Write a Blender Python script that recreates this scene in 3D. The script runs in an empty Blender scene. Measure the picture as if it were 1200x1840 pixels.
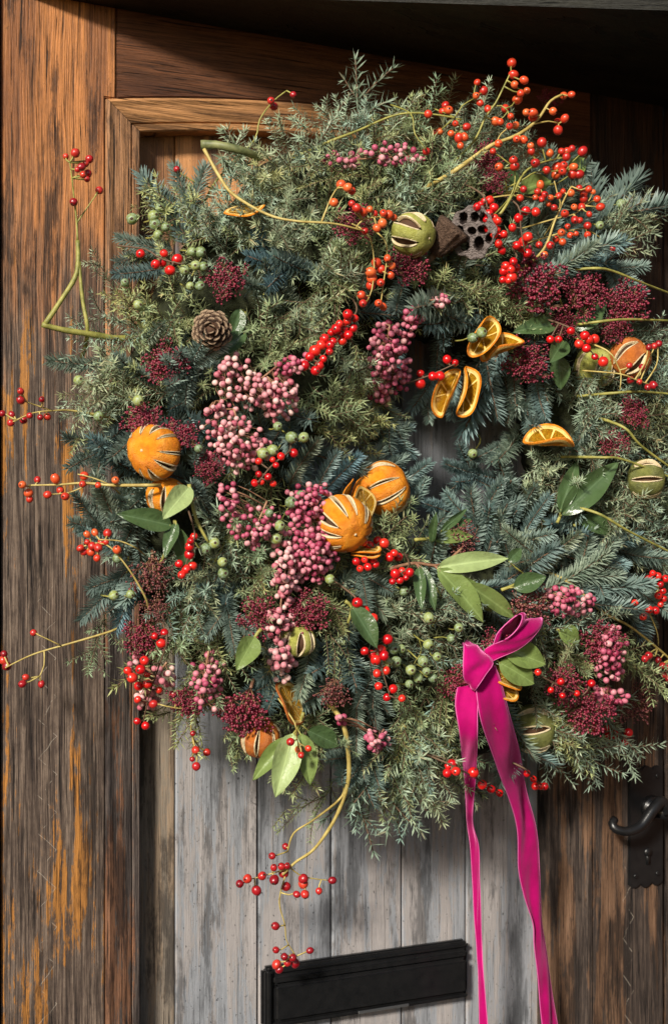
import bpy, bmesh, math, random
from mathutils import Vector, Matrix, Quaternion
from math import sin, cos, pi, sqrt, radians
RNG = random.Random(11)
sc = bpy.context.scene
col = sc.collection

# ---------------------------------------------------------------- camera
YAW = radians(24.0)          # the door is seen slightly from its hinge side
FPX, DIST = 2555.0, 2.10     # focal length in photo pixels, metres to the door
FW = Vector((sin(YAW), cos(YAW), 0)); RT = Vector((cos(YAW), -sin(YAW), 0)); UP = Vector((0, 0, 1))
CAM = -DIST * FW
cd = bpy.data.cameras.new('camera'); cam = bpy.data.objects.new('camera', cd); col.objects.link(cam)
cam.location = CAM; cam.rotation_euler = (pi / 2, 0, -YAW)
cd.sensor_fit = 'VERTICAL'; cd.sensor_height = 36.0; cd.lens = 36.0 * FPX / 1840.0
cd.clip_start = 0.05; cd.clip_end = 200
cd.dof.use_dof = True; cd.dof.focus_distance = 1.92; cd.dof.aperture_fstop = 7.1
sc.camera = cam

# ---------------------------------------------------------------- light
SUN_AZ, SUN_EL = radians(47), radians(27)      # from the front, to the left of the door
LD = Vector((-sin(SUN_AZ) * cos(SUN_EL), -cos(SUN_AZ) * cos(SUN_EL), sin(SUN_EL)))
w = bpy.data.worlds.new('World'); sc.world = w; w.use_nodes = True
nt = w.node_tree; bg = nt.nodes['Background']
sky = nt.nodes.new('ShaderNodeTexSky'); sky.sky_type = 'NISHITA'; sky.sun_disc = False
sky.sun_elevation = SUN_EL; sky.sun_rotation = math.atan2(LD.x, LD.y)
nt.links.new(sky.outputs[0], bg.inputs[0]); bg.inputs[1].default_value = 0.072
sl = bpy.data.lights.new('sun', 'SUN'); sl.energy = 5.0; sl.angle = radians(8.0); sl.color = (1.0, 0.93, 0.82)
so = bpy.data.objects.new('sun', sl); col.objects.link(so)
so.rotation_euler = LD.to_track_quat('Z', 'Y').to_euler()
vs = sc.view_settings; vs.view_transform = 'Standard'; vs.look = 'None'; vs.exposure = 0.25; vs.gamma = 1.0

# ---------------------------------------------------------------- helpers
def P(px, py, h=0.0):
    """point h metres in front of the door face on the sight line of a photo position"""
    d = FW + RT * ((px - 600) / FPX) + UP * ((920 - py) / FPX)
    t = (-h - CAM.y) / d.y
    return CAM + d * t
def proj(p):
    q = p - CAM; z = q.dot(FW)
    return 600 + FPX * q.dot(RT) / z, 920 - FPX * q.z / z
def mpp(px, h=0.1):
    d = FW + RT * ((px - 600) / FPX)
    return (-h - CAM.y) / d.y / FPX
def D3(a, b, c):                       # across, up, towards the viewer's side
    return (RT * a + UP * b - FW * c).normalized()
WC = Vector((0.10, 0, 0.085)); RM, RW = 0.31, 0.215     # wreath centre, ring radius, half width
def hs_rho(r):
    q = (r - RM) / RW
    return 0.055 + 0.135 * sqrt(max(0.0, 1 - q * q))
def hs(px, py):
    h = 0.12
    for _ in range(4):
        p = P(px, py, h); h = hs_rho(sqrt((p.x - WC.x) ** 2 + (p.z - WC.z) ** 2))
    return h
def S(px, py, lift=0.0):
    return P(px, py, hs(px, py) + lift)

class MB:
    def __init__(s): s.v = []; s.f = []; s.m = []; s.t = []
    def face(s, ids, m=0): s.f.append(ids); s.m.append(m)
    def add(s, p, t=(0.5, 0.5)): s.v.append(tuple(p)); s.t.append(t); return len(s.v) - 1
    def mesh(s, name, mats, smooth=True, tint=False):
        me = bpy.data.meshes.new(name); me.from_pydata(s.v, [], s.f)
        for m in mats: me.materials.append(m)
        if len(mats) > 1: me.polygons.foreach_set('material_index', s.m)
        if smooth: me.polygons.foreach_set('use_smooth', [True] * len(s.f))
        if tint:
            a = me.attributes.new('tint', 'FLOAT_COLOR', 'POINT')
            flat = []
            for t in s.t: flat += [t[0], t[1], 0.0, 1.0]
            a.data.foreach_set('color', flat)
        me.update(); return me
    def box(s, a, b, m=0):
        i = len(s.v)
        for z in (a[2], b[2]):
            for x, y in ((a[0], a[1]), (b[0], a[1]), (b[0], b[1]), (a[0], b[1])): s.add((x, y, z))
        for q in ((0, 3, 2, 1), (4, 5, 6, 7), (0, 1, 5, 4), (1, 2, 6, 5), (2, 3, 7, 6), (3, 0, 4, 7)):
            s.face([i + k for k in q], m)
    def tube(s, pts, r0, r1, sides=6, t=None, m=0, knob=0.0):
        n = len(pts); prev = None; ref = Vector((0.31, -0.87, 0.4))
        for k, p in enumerate(pts):
            d = (pts[min(k + 1, n - 1)] - pts[max(k - 1, 0)])
            d = d.normalized() if d.length > 1e-9 else Vector((0, 0, 1))
            a = d.cross(ref)
            if a.length < 0.1: a = d.cross(Vector((1, 0, 0.2)))
            a.normalize(); b = d.cross(a); r = r0 + (r1 - r0) * k / max(1, n - 1)
            if knob: r *= 1 + knob * (0.5 - RNG.random())
            ring = [s.add(p + (a * cos(2 * pi * j / sides) + b * sin(2 * pi * j / sides)) * r, t or (0.5, k / n)) for j in range(sides)]
            if prev:
                for j in range(sides): s.face([prev[j], prev[(j + 1) % sides], ring[(j + 1) % sides], ring[j]], m)
            else: s.face(ring[::-1], m)
            prev = ring
        s.face(prev, m)
def smooth_line(pts, step=0.008):
    out = []
    n = len(pts)
    for i in range(n - 1):
        p0, p1, p2, p3 = pts[max(0, i - 1)], pts[i], pts[i + 1], pts[min(n - 1, i + 2)]
        k = max(2, int((p2 - p1).length / step))
        for j in range(k):
            t = j / k
            out.append(0.5 * ((2 * p1) + (p2 - p0) * t + (2 * p0 - 5 * p1 + 4 * p2 - p3) * t * t + (3 * p1 - p0 - 3 * p2 + p3) * t ** 3))
    out.append(pts[-1]); return out

WORLD = {}
def node(name, data, parent=None, M=None):
    o = bpy.data.objects.new(name, data); col.objects.link(o)
    M = M or Matrix(); WORLD[o] = M
    if parent is not None:
        o.parent = parent; o.matrix_basis = WORLD[parent].inverted() @ M
    else: o.matrix_basis = M
    return o
def thing(name, label, cat, loc, group=None, data=None, M=None):
    o = node(name, data, None, M or Matrix.Translation(loc))
    o['label'] = label; o['category'] = cat
    if group: o['group'] = group
    return o
def wpart(name, mb, mats, parent, smooth=True, tint=False, kind=None):
    """a part from world-space geometry"""
    inv = WORLD[parent].inverted(); mb.v = [tuple(inv @ Vector(p)) for p in mb.v]
    o = node(name, mb.mesh(name, mats, smooth, tint), parent, WORLD[parent])
    if kind: o['kind'] = kind
    return o
def frame(z, y=None):
    """rotation whose local Z is z and local Y as near y as can be"""
    z = z.normalized(); y = y or Vector((0.03, -1, 0.02))
    x = y.cross(z)
    if x.length < 1e-3: x = Vector((1, 0.1, 0)).cross(z)
    x.normalize(); y = z.cross(x)
    return Matrix(((x.x, y.x, z.x), (x.y, y.y, z.y), (x.z, y.z, z.z))).to_4x4()
def TRS(p, R, s): return Matrix.Translation(p) @ R @ Matrix.Diagonal((s, s, s, 1))
def rnd_rot(): return Quaternion((RNG.gauss(0, 1), RNG.gauss(0, 1), RNG.gauss(0, 1), RNG.gauss(0, 1))).normalized().to_matrix().to_4x4()

# ---------------------------------------------------------------- materials
class NT:
    def __init__(s, name):
        s.mat = bpy.data.materials.new(name); s.mat.use_nodes = True
        s.t = s.mat.node_tree; s.b = s.t.nodes['Principled BSDF']
    def n(s, kind, **kw):
        x = s.t.nodes.new('ShaderNode' + kind)
        for k, v in kw.items(): setattr(x, k, v)
        return x
    def l(s, a, b): s.t.links.new(a, b)
    def inp(s, sock, v):
        if hasattr(v, 'is_output') or isinstance(v, bpy.types.NodeSocket): s.l(v, sock)
        else: sock.default_value = v
    def math(s, op, a, b=0.0, clamp=False):
        x = s.n('Math', operation=op, use_clamp=clamp); s.inp(x.inputs[0], a); s.inp(x.inputs[1], b); return x.outputs[0]
    def mix(s, f, a, b, mode='MIX'):
        x = s.n('Mix', data_type='RGBA', blend_type=mode); s.inp(x.inputs[0], f)
        s.inp(x.inputs[6], a if not isinstance(a, tuple) else (*a[:3], 1)); s.inp(x.inputs[7], b if not isinstance(b, tuple) else (*b[:3], 1)); return x.outputs[2]
    def ramp(s, f, *stops):
        x = s.n('ValToRGB'); e = x.color_ramp.elements
        while len(e) < len(stops): e.new(0.5)
        for q, (p, c) in zip(e, stops):
            q.position = p; q.color = (*c, 1) if isinstance(c, tuple) else (c, c, c, 1)
        s.inp(x.inputs[0], f); return x.outputs[0]
    def step(s, v, a, b):
        x = s.n('MapRange', interpolation_type='SMOOTHSTEP'); s.inp(x.inputs[0], v); x.inputs[1].default_value = a; x.inputs[2].default_value = b; return x.outputs[0]
    def noise(s, vec, scale=1.0, detail=4.0, rough=0.55, dist=0.0):
        x = s.n('TexNoise'); s.l(vec, x.inputs['Vector']); x.inputs['Scale'].default_value = scale
        x.inputs['Detail'].default_value = detail; x.inputs['Roughness'].default_value = rough; x.inputs['Distortion'].default_value = dist; return x.outputs['Fac']
    def scaled(s, vec, sc3, off=(0, 0, 0)):
        x = s.n('Mapping'); s.l(vec, x.inputs[0]); x.inputs['Scale'].default_value = sc3; x.inputs['Location'].default_value = off; return x.outputs[0]
    def bump(s, h, dist=0.001, strength=1.0):
        x = s.n('Bump'); s.l(h, x.inputs['Height']); x.inputs['Distance'].default_value = dist; x.inputs['Strength'].default_value = strength
        s.l(x.outputs[0], s.b.inputs['Normal'])
    def set(s, **kw):
        for k, v in kw.items(): s.inp(s.b.inputs[k.replace('_', ' ')], (*v, 1) if isinstance(v, tuple) and len(v) == 3 else v)
        return s.mat

def wood(name, dark, mid, light, warm, varn, warm_lo, warm_hi, horizontal=False, contrast=1.0, zigzag=None, seed=0.0, streak=0.5, spots=False, grain=1.0, stain=0.75):
    """weathered board: bare grey wood low down, old varnish (varn) higher up, flaking orange remains (warm)"""
    k = NT(name); geo = k.n('NewGeometry'); oi = k.n('ObjectInfo')
    pos = geo.outputs['Position']
    off = k.n('CombineXYZ'); k.l(k.math('MULTIPLY', oi.outputs['Random'], 37.0), off.inputs[0 if not horizontal else 2]); k.l(k.math('MULTIPLY', oi.outputs['Random'], 13.0), off.inputs[1])
    va = k.n('VectorMath', operation='ADD'); k.l(pos, va.inputs[0]); k.l(off.outputs[0], va.inputs[1]); v = va.outputs[0]
    if horizontal:      # grain runs along x
        sw = k.n('SeparateXYZ'); k.l(v, sw.inputs[0]); cw = k.n('CombineXYZ')
        k.l(sw.outputs[2], cw.inputs[0]); k.l(sw.outputs[1], cw.inputs[1]); k.l(sw.outputs[0], cw.inputs[2]); v = cw.outputs[0]
    wob = k.noise(k.scaled(v, (4, 3, 2.0), (seed, 0, 0)), 1, 3)
    wv = k.n('VectorMath', operation='ADD'); k.l(v, wv.inputs[0]); cx = k.n('CombineXYZ'); k.l(k.math('MULTIPLY', wob, 0.018), cx.inputs[0]); k.l(cx.outputs[0], wv.inputs[1]); v = wv.outputs[0]
    iso = k.noise(k.scaled(v, (150, 60, 70), (seed, 4, 2)), 1, 5, 0.7)                  # pores, dirt
    blot = k.noise(k.scaled(v, (16, 9, 7), (seed + 1, 4, 2)), 1, 5, 0.62)              # weather blotches
    fine = k.noise(k.scaled(v, (520, 60, 13), (seed, 1, 2)), 1, 4, 0.6)                # hairline grain
    mid_n = k.noise(k.scaled(v, (130, 20, 4.2), (seed, 5, 3)), 1, 7, 0.72)             # grain bands, broken up
    big = k.noise(k.scaled(v, (30, 9, 2.6), (seed, 9, 7)), 1, 6, 0.66)
    sz = k.n('SeparateXYZ'); k.l(pos, sz.inputs[0]); z = sz.outputs[2]
    g = k.math('ADD', k.math('ADD', k.math('MULTIPLY', fine, 0.30 * grain), k.math('MULTIPLY', mid_n, 0.42 * grain)), k.math('ADD', k.math('MULTIPLY', iso, 0.14), k.math('MULTIPLY', big, 0.14 + 0.72 * (1 - grain))))
    c = k.ramp(g, (0.5 - 0.115 / contrast, dark), (0.5 - 0.02 / contrast, mid), (0.5 + 0.105 / contrast, light))
    vg = k.ramp(g, (0.40, tuple(q * 0.30 for q in varn)), (0.485, tuple(q * 0.85 for q in varn)), (0.58, tuple(min(1, q * 1.45) for q in varn)))
    vm = k.step(k.math('ADD', z, k.math('MULTIPLY', k.math('SUBTRACT', k.math('ADD', k.math('MULTIPLY', mid_n, 0.6), k.math('MULTIPLY', blot, 0.4)), 0.5), 1.2)), warm_lo, warm_hi)
    vb = k.step(k.noise(k.scaled(v, (13, 6, 1.3), (seed + 6, 2, 5)), 1, 4, 0.55), 0.50, 0.62)
    vg = k.mix(k.math('MULTIPLY', vb, 0.55), vg, tuple(q * f for q, f in zip(varn, (0.30, 0.28, 0.42))))
    c = k.mix(vm, c, vg)
    # orange stain left in flakes with torn edges
    fl = k.math('ADD', k.math('ADD', k.math('MULTIPLY', big, 0.55), k.math('MULTIPLY', mid_n, 0.25)), k.math('ADD', k.math('MULTIPLY', iso, 0.10), k.math('MULTIPLY', blot, 0.10)))
    om = k.step(k.math('ADD', fl, k.math('MULTIPLY', k.step(z, -0.10, -0.55), 0.055)), 0.545, 0.572)
    om = k.math('MULTIPLY', om, k.math('MULTIPLY', streak, k.math('SUBTRACT', 1.0, k.math('MULTIPLY', vm, 0.8))))
    c = k.mix(om, c, k.ramp(g, (0.42, tuple(q * 0.38 for q in warm)), (0.52, warm), (0.60, tuple(min(1, q * 1.35) for q in warm))))
    # dark stain tongues, open cracks, pores
    sv = k.noise(k.scaled(v, (26, 8, 4.0), (seed + 4, 1, 1)), 1, 7, 0.7)
    st = k.step(k.math('ADD', k.math('MULTIPLY', sv, 0.85), k.math('MULTIPLY', iso, 0.15)), 0.505, 0.60)
    c = k.mix(k.math('MULTIPLY', st, stain), c, tuple(q * 0.55 for q in dark))
    crack = k.step(k.noise(k.scaled(v, (330, 20, 7), (seed + 8, 3, 0)), 1, 3, 0.55), 0.615, 0.66)
    c = k.mix(k.math('MULTIPLY', crack, 0.85 * grain), c, tuple(q * 0.25 for q in dark))
    c = k.mix(k.math('MULTIPLY', k.step(iso, 0.60, 0.74), 0.5), c, tuple(q * 0.5 for q in dark))
    if spots:
        sp = k.step(k.noise(k.scaled(v, (240, 60, 150), (seed, 0, 0)), 1, 2, 0.5), 0.68, 0.74)
        c = k.mix(k.math('MULTIPLY', sp, 0.75), c, tuple(q * 0.3 for q in dark))
    if zigzag:          # faint scratched zigzag left by a saw
        x0, amp, per, ztop = zigzag
        jit = k.noise(k.scaled(pos, (1, 1, 30)), 1, 2)
        tri = k.math('PINGPONG', k.math('ADD', k.math('ADD', z, k.math('MULTIPLY', jit, 0.02)), 5.0), per)
        line = k.math('ABSOLUTE', k.math('SUBTRACT', k.math('SUBTRACT', sz.outputs[0], x0), k.math('ADD', k.math('MULTIPLY', tri, amp / per), k.math('MULTIPLY', jit, 0.012))))
        br = k.step(k.noise(k.scaled(pos, (60, 1, 60)), 1, 4), 0.46, 0.56)
        zm = k.math('MULTIPLY', k.math('MULTIPLY', k.step(line, 0.0011, 0.0003), br), k.step(z, ztop, ztop - 0.05))
        c = k.mix(k.math('MULTIPLY', zm, 0.38), c, (0.5, 0.44, 0.36))
    k.bump(k.math('SUBTRACT', k.math('ADD', k.math('ADD', g, k.math('MULTIPLY', fine, 0.5 * grain)), k.math('MULTIPLY', om, 0.10)), k.math('MULTIPLY', crack, 0.7 * grain)), 0.003, 0.85)
    return k.set(Base_Color=c, Roughness=k.math('SUBTRACT', 0.8, k.math('MULTIPLY', vm, 0.22)), Specular_IOR_Level=0.3)

x70 = P(60, 1400).x; x1120 = P(1112, 1600).x
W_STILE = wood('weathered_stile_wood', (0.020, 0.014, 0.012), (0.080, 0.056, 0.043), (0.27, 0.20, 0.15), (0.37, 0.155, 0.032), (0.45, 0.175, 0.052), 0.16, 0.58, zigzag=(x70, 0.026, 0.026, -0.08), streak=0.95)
W_RSTILE = wood('shade_toned_stile_wood', (0.014, 0.010, 0.009), (0.050, 0.036, 0.029), (0.15, 0.11, 0.085), (0.24, 0.10, 0.028), (0.048, 0.021, 0.010), 0.15, 0.5, zigzag=(x1120, 0.022, 0.03, -0.55), seed=3.0, streak=0.3)  # darker copy of the door wood; porch and wreath shade put into colour
W_PLANK = wood('grey_plank_wood', (0.080, 0.084, 0.092), (0.245, 0.256, 0.278), (0.35, 0.366, 0.40), (0.30, 0.19, 0.10), (0.42, 0.20, 0.08), 0.20, 0.45, contrast=0.8, seed=7.0, streak=0.25, spots=True, grain=0.35, stain=0.66)
W_TAN = wood('tan_edge_plank_wood', (0.05, 0.044, 0.040), (0.20, 0.165, 0.13), (0.34, 0.28, 0.21), (0.30, 0.17, 0.08), (0.40, 0.185, 0.07), 0.18, 0.42, contrast=0.8, seed=9.0, streak=0.3, grain=0.6)
W_RAIL = wood('varnished_rail_wood', (0.05, 0.022, 0.012), (0.15, 0.062, 0.026), (0.26, 0.115, 0.05), (0.30, 0.13, 0.05), (0.125, 0.047, 0.019), -3, -2, horizontal=True, seed=5.0, streak=0.1, stain=0.4)
W_ARCH = wood('golden_arch_wood', (0.10, 0.045, 0.02), (0.34, 0.16, 0.06), (0.50, 0.26, 0.11), (0.42, 0.19, 0.06), (0.44, 0.215, 0.085), -3, -2, horizontal=True, seed=6.0, streak=0.1, stain=0.45)
W_MOULD = wood('left_moulding_wood', (0.018, 0.014, 0.014), (0.080, 0.062, 0.054), (0.18, 0.145, 0.122), (0.24, 0.09, 0.03), (0.38, 0.19, 0.088), 0.12, 0.42, seed=2.0, streak=0.6)

def plain(name, c, rough=0.5, spec=0.5, **kw):
    k = NT(name); return k.set(Base_Color=c, Roughness=rough, Specular_IOR_Level=spec, **kw)
def black_metal(name, rough):
    k = NT(name); tc = k.n('NewGeometry'); n1 = k.noise(tc.outputs['Position'], 60, 5); n2 = k.noise(tc.outputs['Position'], 500, 3)
    k.bump(n2, 0.0004, 0.5)
    return k.set(Base_Color=k.ramp(n1, (0.35, (0.0065, 0.0068, 0.0075)), (0.7, (0.010, 0.010, 0.0105))), Roughness=k.math('ADD', rough, k.math('MULTIPLY', n1, 0.10)), Specular_IOR_Level=0.5)
M_BLACK = black_metal('black_painted_metal', 0.24); M_IRON = black_metal('black_iron', 0.26)
M_WORN = plain('worn_bright_metal', (0.32, 0.33, 0.34), 0.35, Metallic=0.9)
M_GAP = plain('dark_gap', (0.004, 0.0035, 0.003), 0.95, 0.1)
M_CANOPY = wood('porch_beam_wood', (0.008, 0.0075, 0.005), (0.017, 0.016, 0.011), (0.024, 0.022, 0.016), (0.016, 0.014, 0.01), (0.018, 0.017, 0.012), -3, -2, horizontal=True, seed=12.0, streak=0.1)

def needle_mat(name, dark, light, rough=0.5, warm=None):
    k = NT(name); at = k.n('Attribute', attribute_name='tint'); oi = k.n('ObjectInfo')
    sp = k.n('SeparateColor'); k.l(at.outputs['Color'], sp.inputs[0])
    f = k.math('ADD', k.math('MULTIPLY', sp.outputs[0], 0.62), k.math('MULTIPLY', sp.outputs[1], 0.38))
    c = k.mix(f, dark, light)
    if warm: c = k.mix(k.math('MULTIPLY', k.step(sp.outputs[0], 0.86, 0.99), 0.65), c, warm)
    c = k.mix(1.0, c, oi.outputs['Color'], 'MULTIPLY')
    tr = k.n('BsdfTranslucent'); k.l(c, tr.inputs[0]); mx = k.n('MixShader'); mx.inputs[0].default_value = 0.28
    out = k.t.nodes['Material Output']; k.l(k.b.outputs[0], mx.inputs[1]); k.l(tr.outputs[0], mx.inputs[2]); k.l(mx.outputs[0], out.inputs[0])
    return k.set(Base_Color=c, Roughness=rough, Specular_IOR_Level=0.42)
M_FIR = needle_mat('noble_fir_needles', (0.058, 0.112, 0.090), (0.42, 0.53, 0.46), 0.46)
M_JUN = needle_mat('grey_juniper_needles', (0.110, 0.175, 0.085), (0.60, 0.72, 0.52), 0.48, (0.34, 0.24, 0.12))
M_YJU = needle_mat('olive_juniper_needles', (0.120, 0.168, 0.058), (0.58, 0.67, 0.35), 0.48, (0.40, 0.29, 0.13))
M_TWIG = plain('brown_twig', (0.12, 0.07, 0.04), 0.75)
def stem_mat(name, a, b):
    k = NT(name); g = k.n('NewGeometry'); n = k.noise(g.outputs['Position'], 70, 4); n2 = k.noise(g.outputs['Position'], 420, 3); k.bump(n2, 0.0006, 0.6)
    return k.set(Base_Color=k.ramp(n, (0.35, a), (0.65, b)), Roughness=0.55)
M_GSTEM = stem_mat('olive_green_stem', (0.17, 0.17, 0.035), (0.36, 0.33, 0.08))
M_YSTEM = stem_mat('yellow_stem', (0.33, 0.24, 0.06), (0.52, 0.42, 0.14))
M_RSTEM = stem_mat('russet_stem', (0.20, 0.08, 0.05), (0.36, 0.20, 0.11))
M_BARK = stem_mat('green_bark', (0.085, 0.10, 0.035), (0.21, 0.22, 0.085))
def berry_mat(name, stops, rough=0.3, coat=0.0, bloom=None, spec=0.5, sss=0.0):
    k = NT(name); oi = k.n('ObjectInfo'); tc = k.n('TexCoord'); n = k.noise(tc.outputs['Object'], 1.3, 4)
    rr = k.math('ADD', k.math('MULTIPLY', oi.outputs['Random'], 0.85), k.math('MULTIPLY', k.math('SUBTRACT', n, 0.5), 0.45), True)
    c = k.ramp(rr, *stops)
    if bloom: c = k.mix(k.math('MULTIPLY', k.step(k.noise(tc.outputs['Object'], 2.2, 5), 0.42, 0.66), 0.6), c, bloom)
    k.bump(k.noise(tc.outputs['Object'], 5, 3), 0.05, 0.10)
    kw = dict(Base_Color=c, Roughness=rough, Specular_IOR_Level=spec, Coat_Weight=coat, Coat_Roughness=0.15)
    return k.set(**kw)
M_HIP = berry_mat('orange_red_hip', ((0.0, (0.40, 0.014, 0.014)), (0.4, (0.58, 0.04, 0.016)), (0.75, (0.68, 0.105, 0.026)), (1.0, (0.76, 0.21, 0.06))), 0.32, 0.25)
M_DHIP = berry_mat('dark_red_hip', ((0.0, (0.22, 0.006, 0.012)), (0.5, (0.40, 0.014, 0.018)), (0.85, (0.55, 0.04, 0.02)), (1.0, (0.62, 0.12, 0.04))), 0.28, 0.3)
M_RED = berry_mat('glossy_red_berry', ((0.0, (0.42, 0.004, 0.008)), (0.5, (0.62, 0.010, 0.010)), (1.0, (0.74, 0.04, 0.02))), 0.24, 0.35)
M_PINK = berry_mat('rose_pink_pepper', ((0.0, (0.40, 0.08, 0.12)), (0.3, (0.56, 0.21, 0.24)), (0.65, (0.68, 0.37, 0.37)), (1.0, (0.78, 0.60, 0.50))), 0.58)
M_MAG = berry_mat('magenta_pepper', ((0.0, (0.26, 0.02, 0.06)), (0.35, (0.48, 0.10, 0.17)), (0.7, (0.58, 0.22, 0.26)), (1.0, (0.72, 0.48, 0.43))), 0.52)
M_GRN = berry_mat('green_juniper_berry', ((0.0, (0.10, 0.15, 0.05)), (0.5, (0.20, 0.25, 0.055)), (1.0, (0.33, 0.36, 0.09))), 0.5, 0.0, (0.34, 0.44, 0.36))
M_TIP = plain('dark_calyx', (0.05, 0.02, 0.012), 0.8)
def bud_mat(name, a, b, tip):
    k = NT(name); at = k.n('Attribute', attribute_name='tint'); sp = k.n('SeparateColor'); k.l(at.outputs['Color'], sp.inputs[0])
    c = k.mix(sp.outputs[0], a, b); c = k.mix(k.math('MULTIPLY', k.step(sp.outputs[1], 0.55, 1.0), 0.75), c, tip)
    return k.set(Base_Color=c, Roughness=0.42, Specular_IOR_Level=0.5)
M_BUD = bud_mat('maroon_buds', (0.085, 0.006, 0.018), (0.27, 0.022, 0.050), (0.42, 0.13, 0.15))
M_BUDB = bud_mat('brown_buds', (0.075, 0.018, 0.020), (0.22, 0.055, 0.055), (0.46, 0.29, 0.17))
def leaf_mat(name, top, under, rough):
    k = NT(name); tc = k.n('TexCoord'); g = k.n('NewGeometry'); n = k.noise(tc.outputs['Object'], 5, 5)
    sx = k.n('SeparateXYZ'); k.l(tc.outputs['Object'], sx.inputs[0])
    rib = k.step(k.math('ABSOLUTE', sx.outputs[0]), 0.016, 0.006)
    vein = k.n('TexWave', wave_type='BANDS', bands_direction='Z'); vv = k.n('CombineXYZ')
    k.l(k.math('ADD', sx.outputs[2], k.math('MULTIPLY', k.math('ABSOLUTE', sx.outputs[0]), -0.9)), vv.inputs[2]); k.l(vv.outputs[0], vein.inputs[0]); vein.inputs['Scale'].default_value = 3.0
    c = k.mix(g.outputs['Backfacing'], k.ramp(n, (0.3, tuple(q * 0.8 for q in top)), (0.7, tuple(q * 1.2 for q in top))), k.ramp(n, (0.3, tuple(q * 0.88 for q in under)), (0.7, tuple(q * 1.1 for q in under))))
    c = k.mix(k.math('MULTIPLY', vein.outputs['Fac'], 0.05), c, tuple(min(1, q * 1.7) for q in under))
    c = k.mix(k.math('MULTIPLY', rib, 0.5), c, tuple(min(1, q * 1.5 + 0.03) for q in under))
    sp = k.step(k.noise(tc.outputs['Object'], 19, 3), 0.68, 0.74); c = k.mix(k.math('MULTIPLY', sp, 0.4), c, (0.10, 0.07, 0.03))
    tr = k.n('BsdfTranslucent'); k.l(c, tr.inputs[0]); mx = k.n('MixShader'); mx.inputs[0].default_value = 0.18
    k.bump(n, 0.012, 0.25)
    out = k.t.nodes['Material Output']; k.l(k.b.outputs[0], mx.inputs[1]); k.l(tr.outputs[0], mx.inputs[2]); k.l(mx.outputs[0], out.inputs[0])
    return k.set(Base_Color=c, Roughness=rough, Specular_IOR_Level=0.5)
M_LDARK = leaf_mat('dark_glossy_leaf', (0.020, 0.058, 0.024), (0.07, 0.12, 0.045), 0.26)
M_LMID = leaf_mat('olive_leaf', (0.13, 0.20, 0.035), (0.18, 0.25, 0.07), 0.38)
M_LPALE = leaf_mat('pale_leaf', (0.27, 0.37, 0.12), (0.33, 0.42, 0.17), 0.42)
def rind_mat(name, a, b, c3):
    k = NT(name); tc = k.n('TexCoord'); n = k.noise(tc.outputs['Object'], 2.2, 5, 0.6); p = k.noise(tc.outputs['Object'], 34, 2)
    k.bump(k.math('ADD', p, k.math('MULTIPLY', k.noise(tc.outputs['Object'], 5, 4), 1.2)), 0.028, 0.45)
    c = k.ramp(n, (0.28, a), (0.52, b), (0.74, c3))
    c = k.mix(k.math('MULTIPLY', k.step(p, 0.62, 0.72), 0.18), c, tuple(q * 0.6 for q in a))
    return k.set(Base_Color=c, Roughness=0.5, Specular_IOR_Level=0.45)
M_ORANGE = rind_mat('dried_orange_rind', (0.62, 0.155, 0.004), (0.84, 0.27, 0.008), (0.90, 0.38, 0.03))
M_RUST = rind_mat('rusty_orange_rind', (0.33, 0.08, 0.012), (0.50, 0.14, 0.02), (0.58, 0.20, 0.03))
M_LIME = rind_mat('dried_lime_rind', (0.22, 0.22, 0.035), (0.38, 0.38, 0.08), (0.50, 0.50, 0.16))
M_DLIME = rind_mat('dark_lime_rind', (0.09, 0.10, 0.025), (0.17, 0.18, 0.045), (0.25, 0.25, 0.07))
M_PITH = rind_mat('cream_pith', (0.55, 0.40, 0.20), (0.76, 0.62, 0.38), (0.84, 0.74, 0.52))
M_SPITH = rind_mat('yellow_pith', (0.78, 0.46, 0.10), (0.88, 0.62, 0.20), (0.90, 0.72, 0.36))
M_CORE = plain('dark_dried_flesh', (0.060, 0.024, 0.008), 0.8)
M_MEMB = plain('citrus_membrane', (0.82, 0.56, 0.16), 0.45)
def pulp_mat():
    k = NT('dried_citrus_flesh'); tc = k.n('TexCoord'); n = k.noise(tc.outputs['Object'], 6, 5); k.bump(k.noise(tc.outputs['Object'], 16, 4), 0.05, 0.7)
    c = k.ramp(n, (0.3, (0.72, 0.29, 0.010)), (0.55, (0.86, 0.47, 0.025)), (0.75, (0.90, 0.58, 0.07)))
    tr = k.n('BsdfTranslucent'); k.l(c, tr.inputs[0]); mx = k.n('MixShader'); mx.inputs[0].default_value = 0.25
    out = k.t.nodes['Material Output']; k.l(k.b.outputs[0], mx.inputs[1]); mx.inputs[0].default_value = 0.38; k.l(tr.outputs[0], mx.inputs[2]); k.l(mx.outputs[0], out.inputs[0])
    return k.set(Base_Color=c, Roughness=0.3)
M_PULP = pulp_mat()
def rough_mat(name, a, b, scale, dist, rough=0.85):
    k = NT(name); tc = k.n('TexCoord'); n = k.noise(tc.outputs['Object'], scale, 6, 0.65); k.bump(n, dist, 0.8)
    return k.set(Base_Color=k.ramp(n, (0.32, a), (0.68, b)), Roughness=rough, Specular_IOR_Level=0.25)
M_MOSS = rough_mat('dark_moss', (0.008, 0.010, 0.005), (0.035, 0.040, 0.016), 60, 0.01)
M_POD = rough_mat('grey_brown_pod', (0.20, 0.16, 0.145), (0.42, 0.35, 0.32), 6, 0.05)
M_PODIN = rough_mat('pod_hole', (0.020, 0.012, 0.010), (0.06, 0.04, 0.034), 5, 0.04)
M_PODB = rough_mat('brown_pod_side', (0.085, 0.048, 0.030), (0.25, 0.155, 0.105), 6, 0.06)
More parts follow.
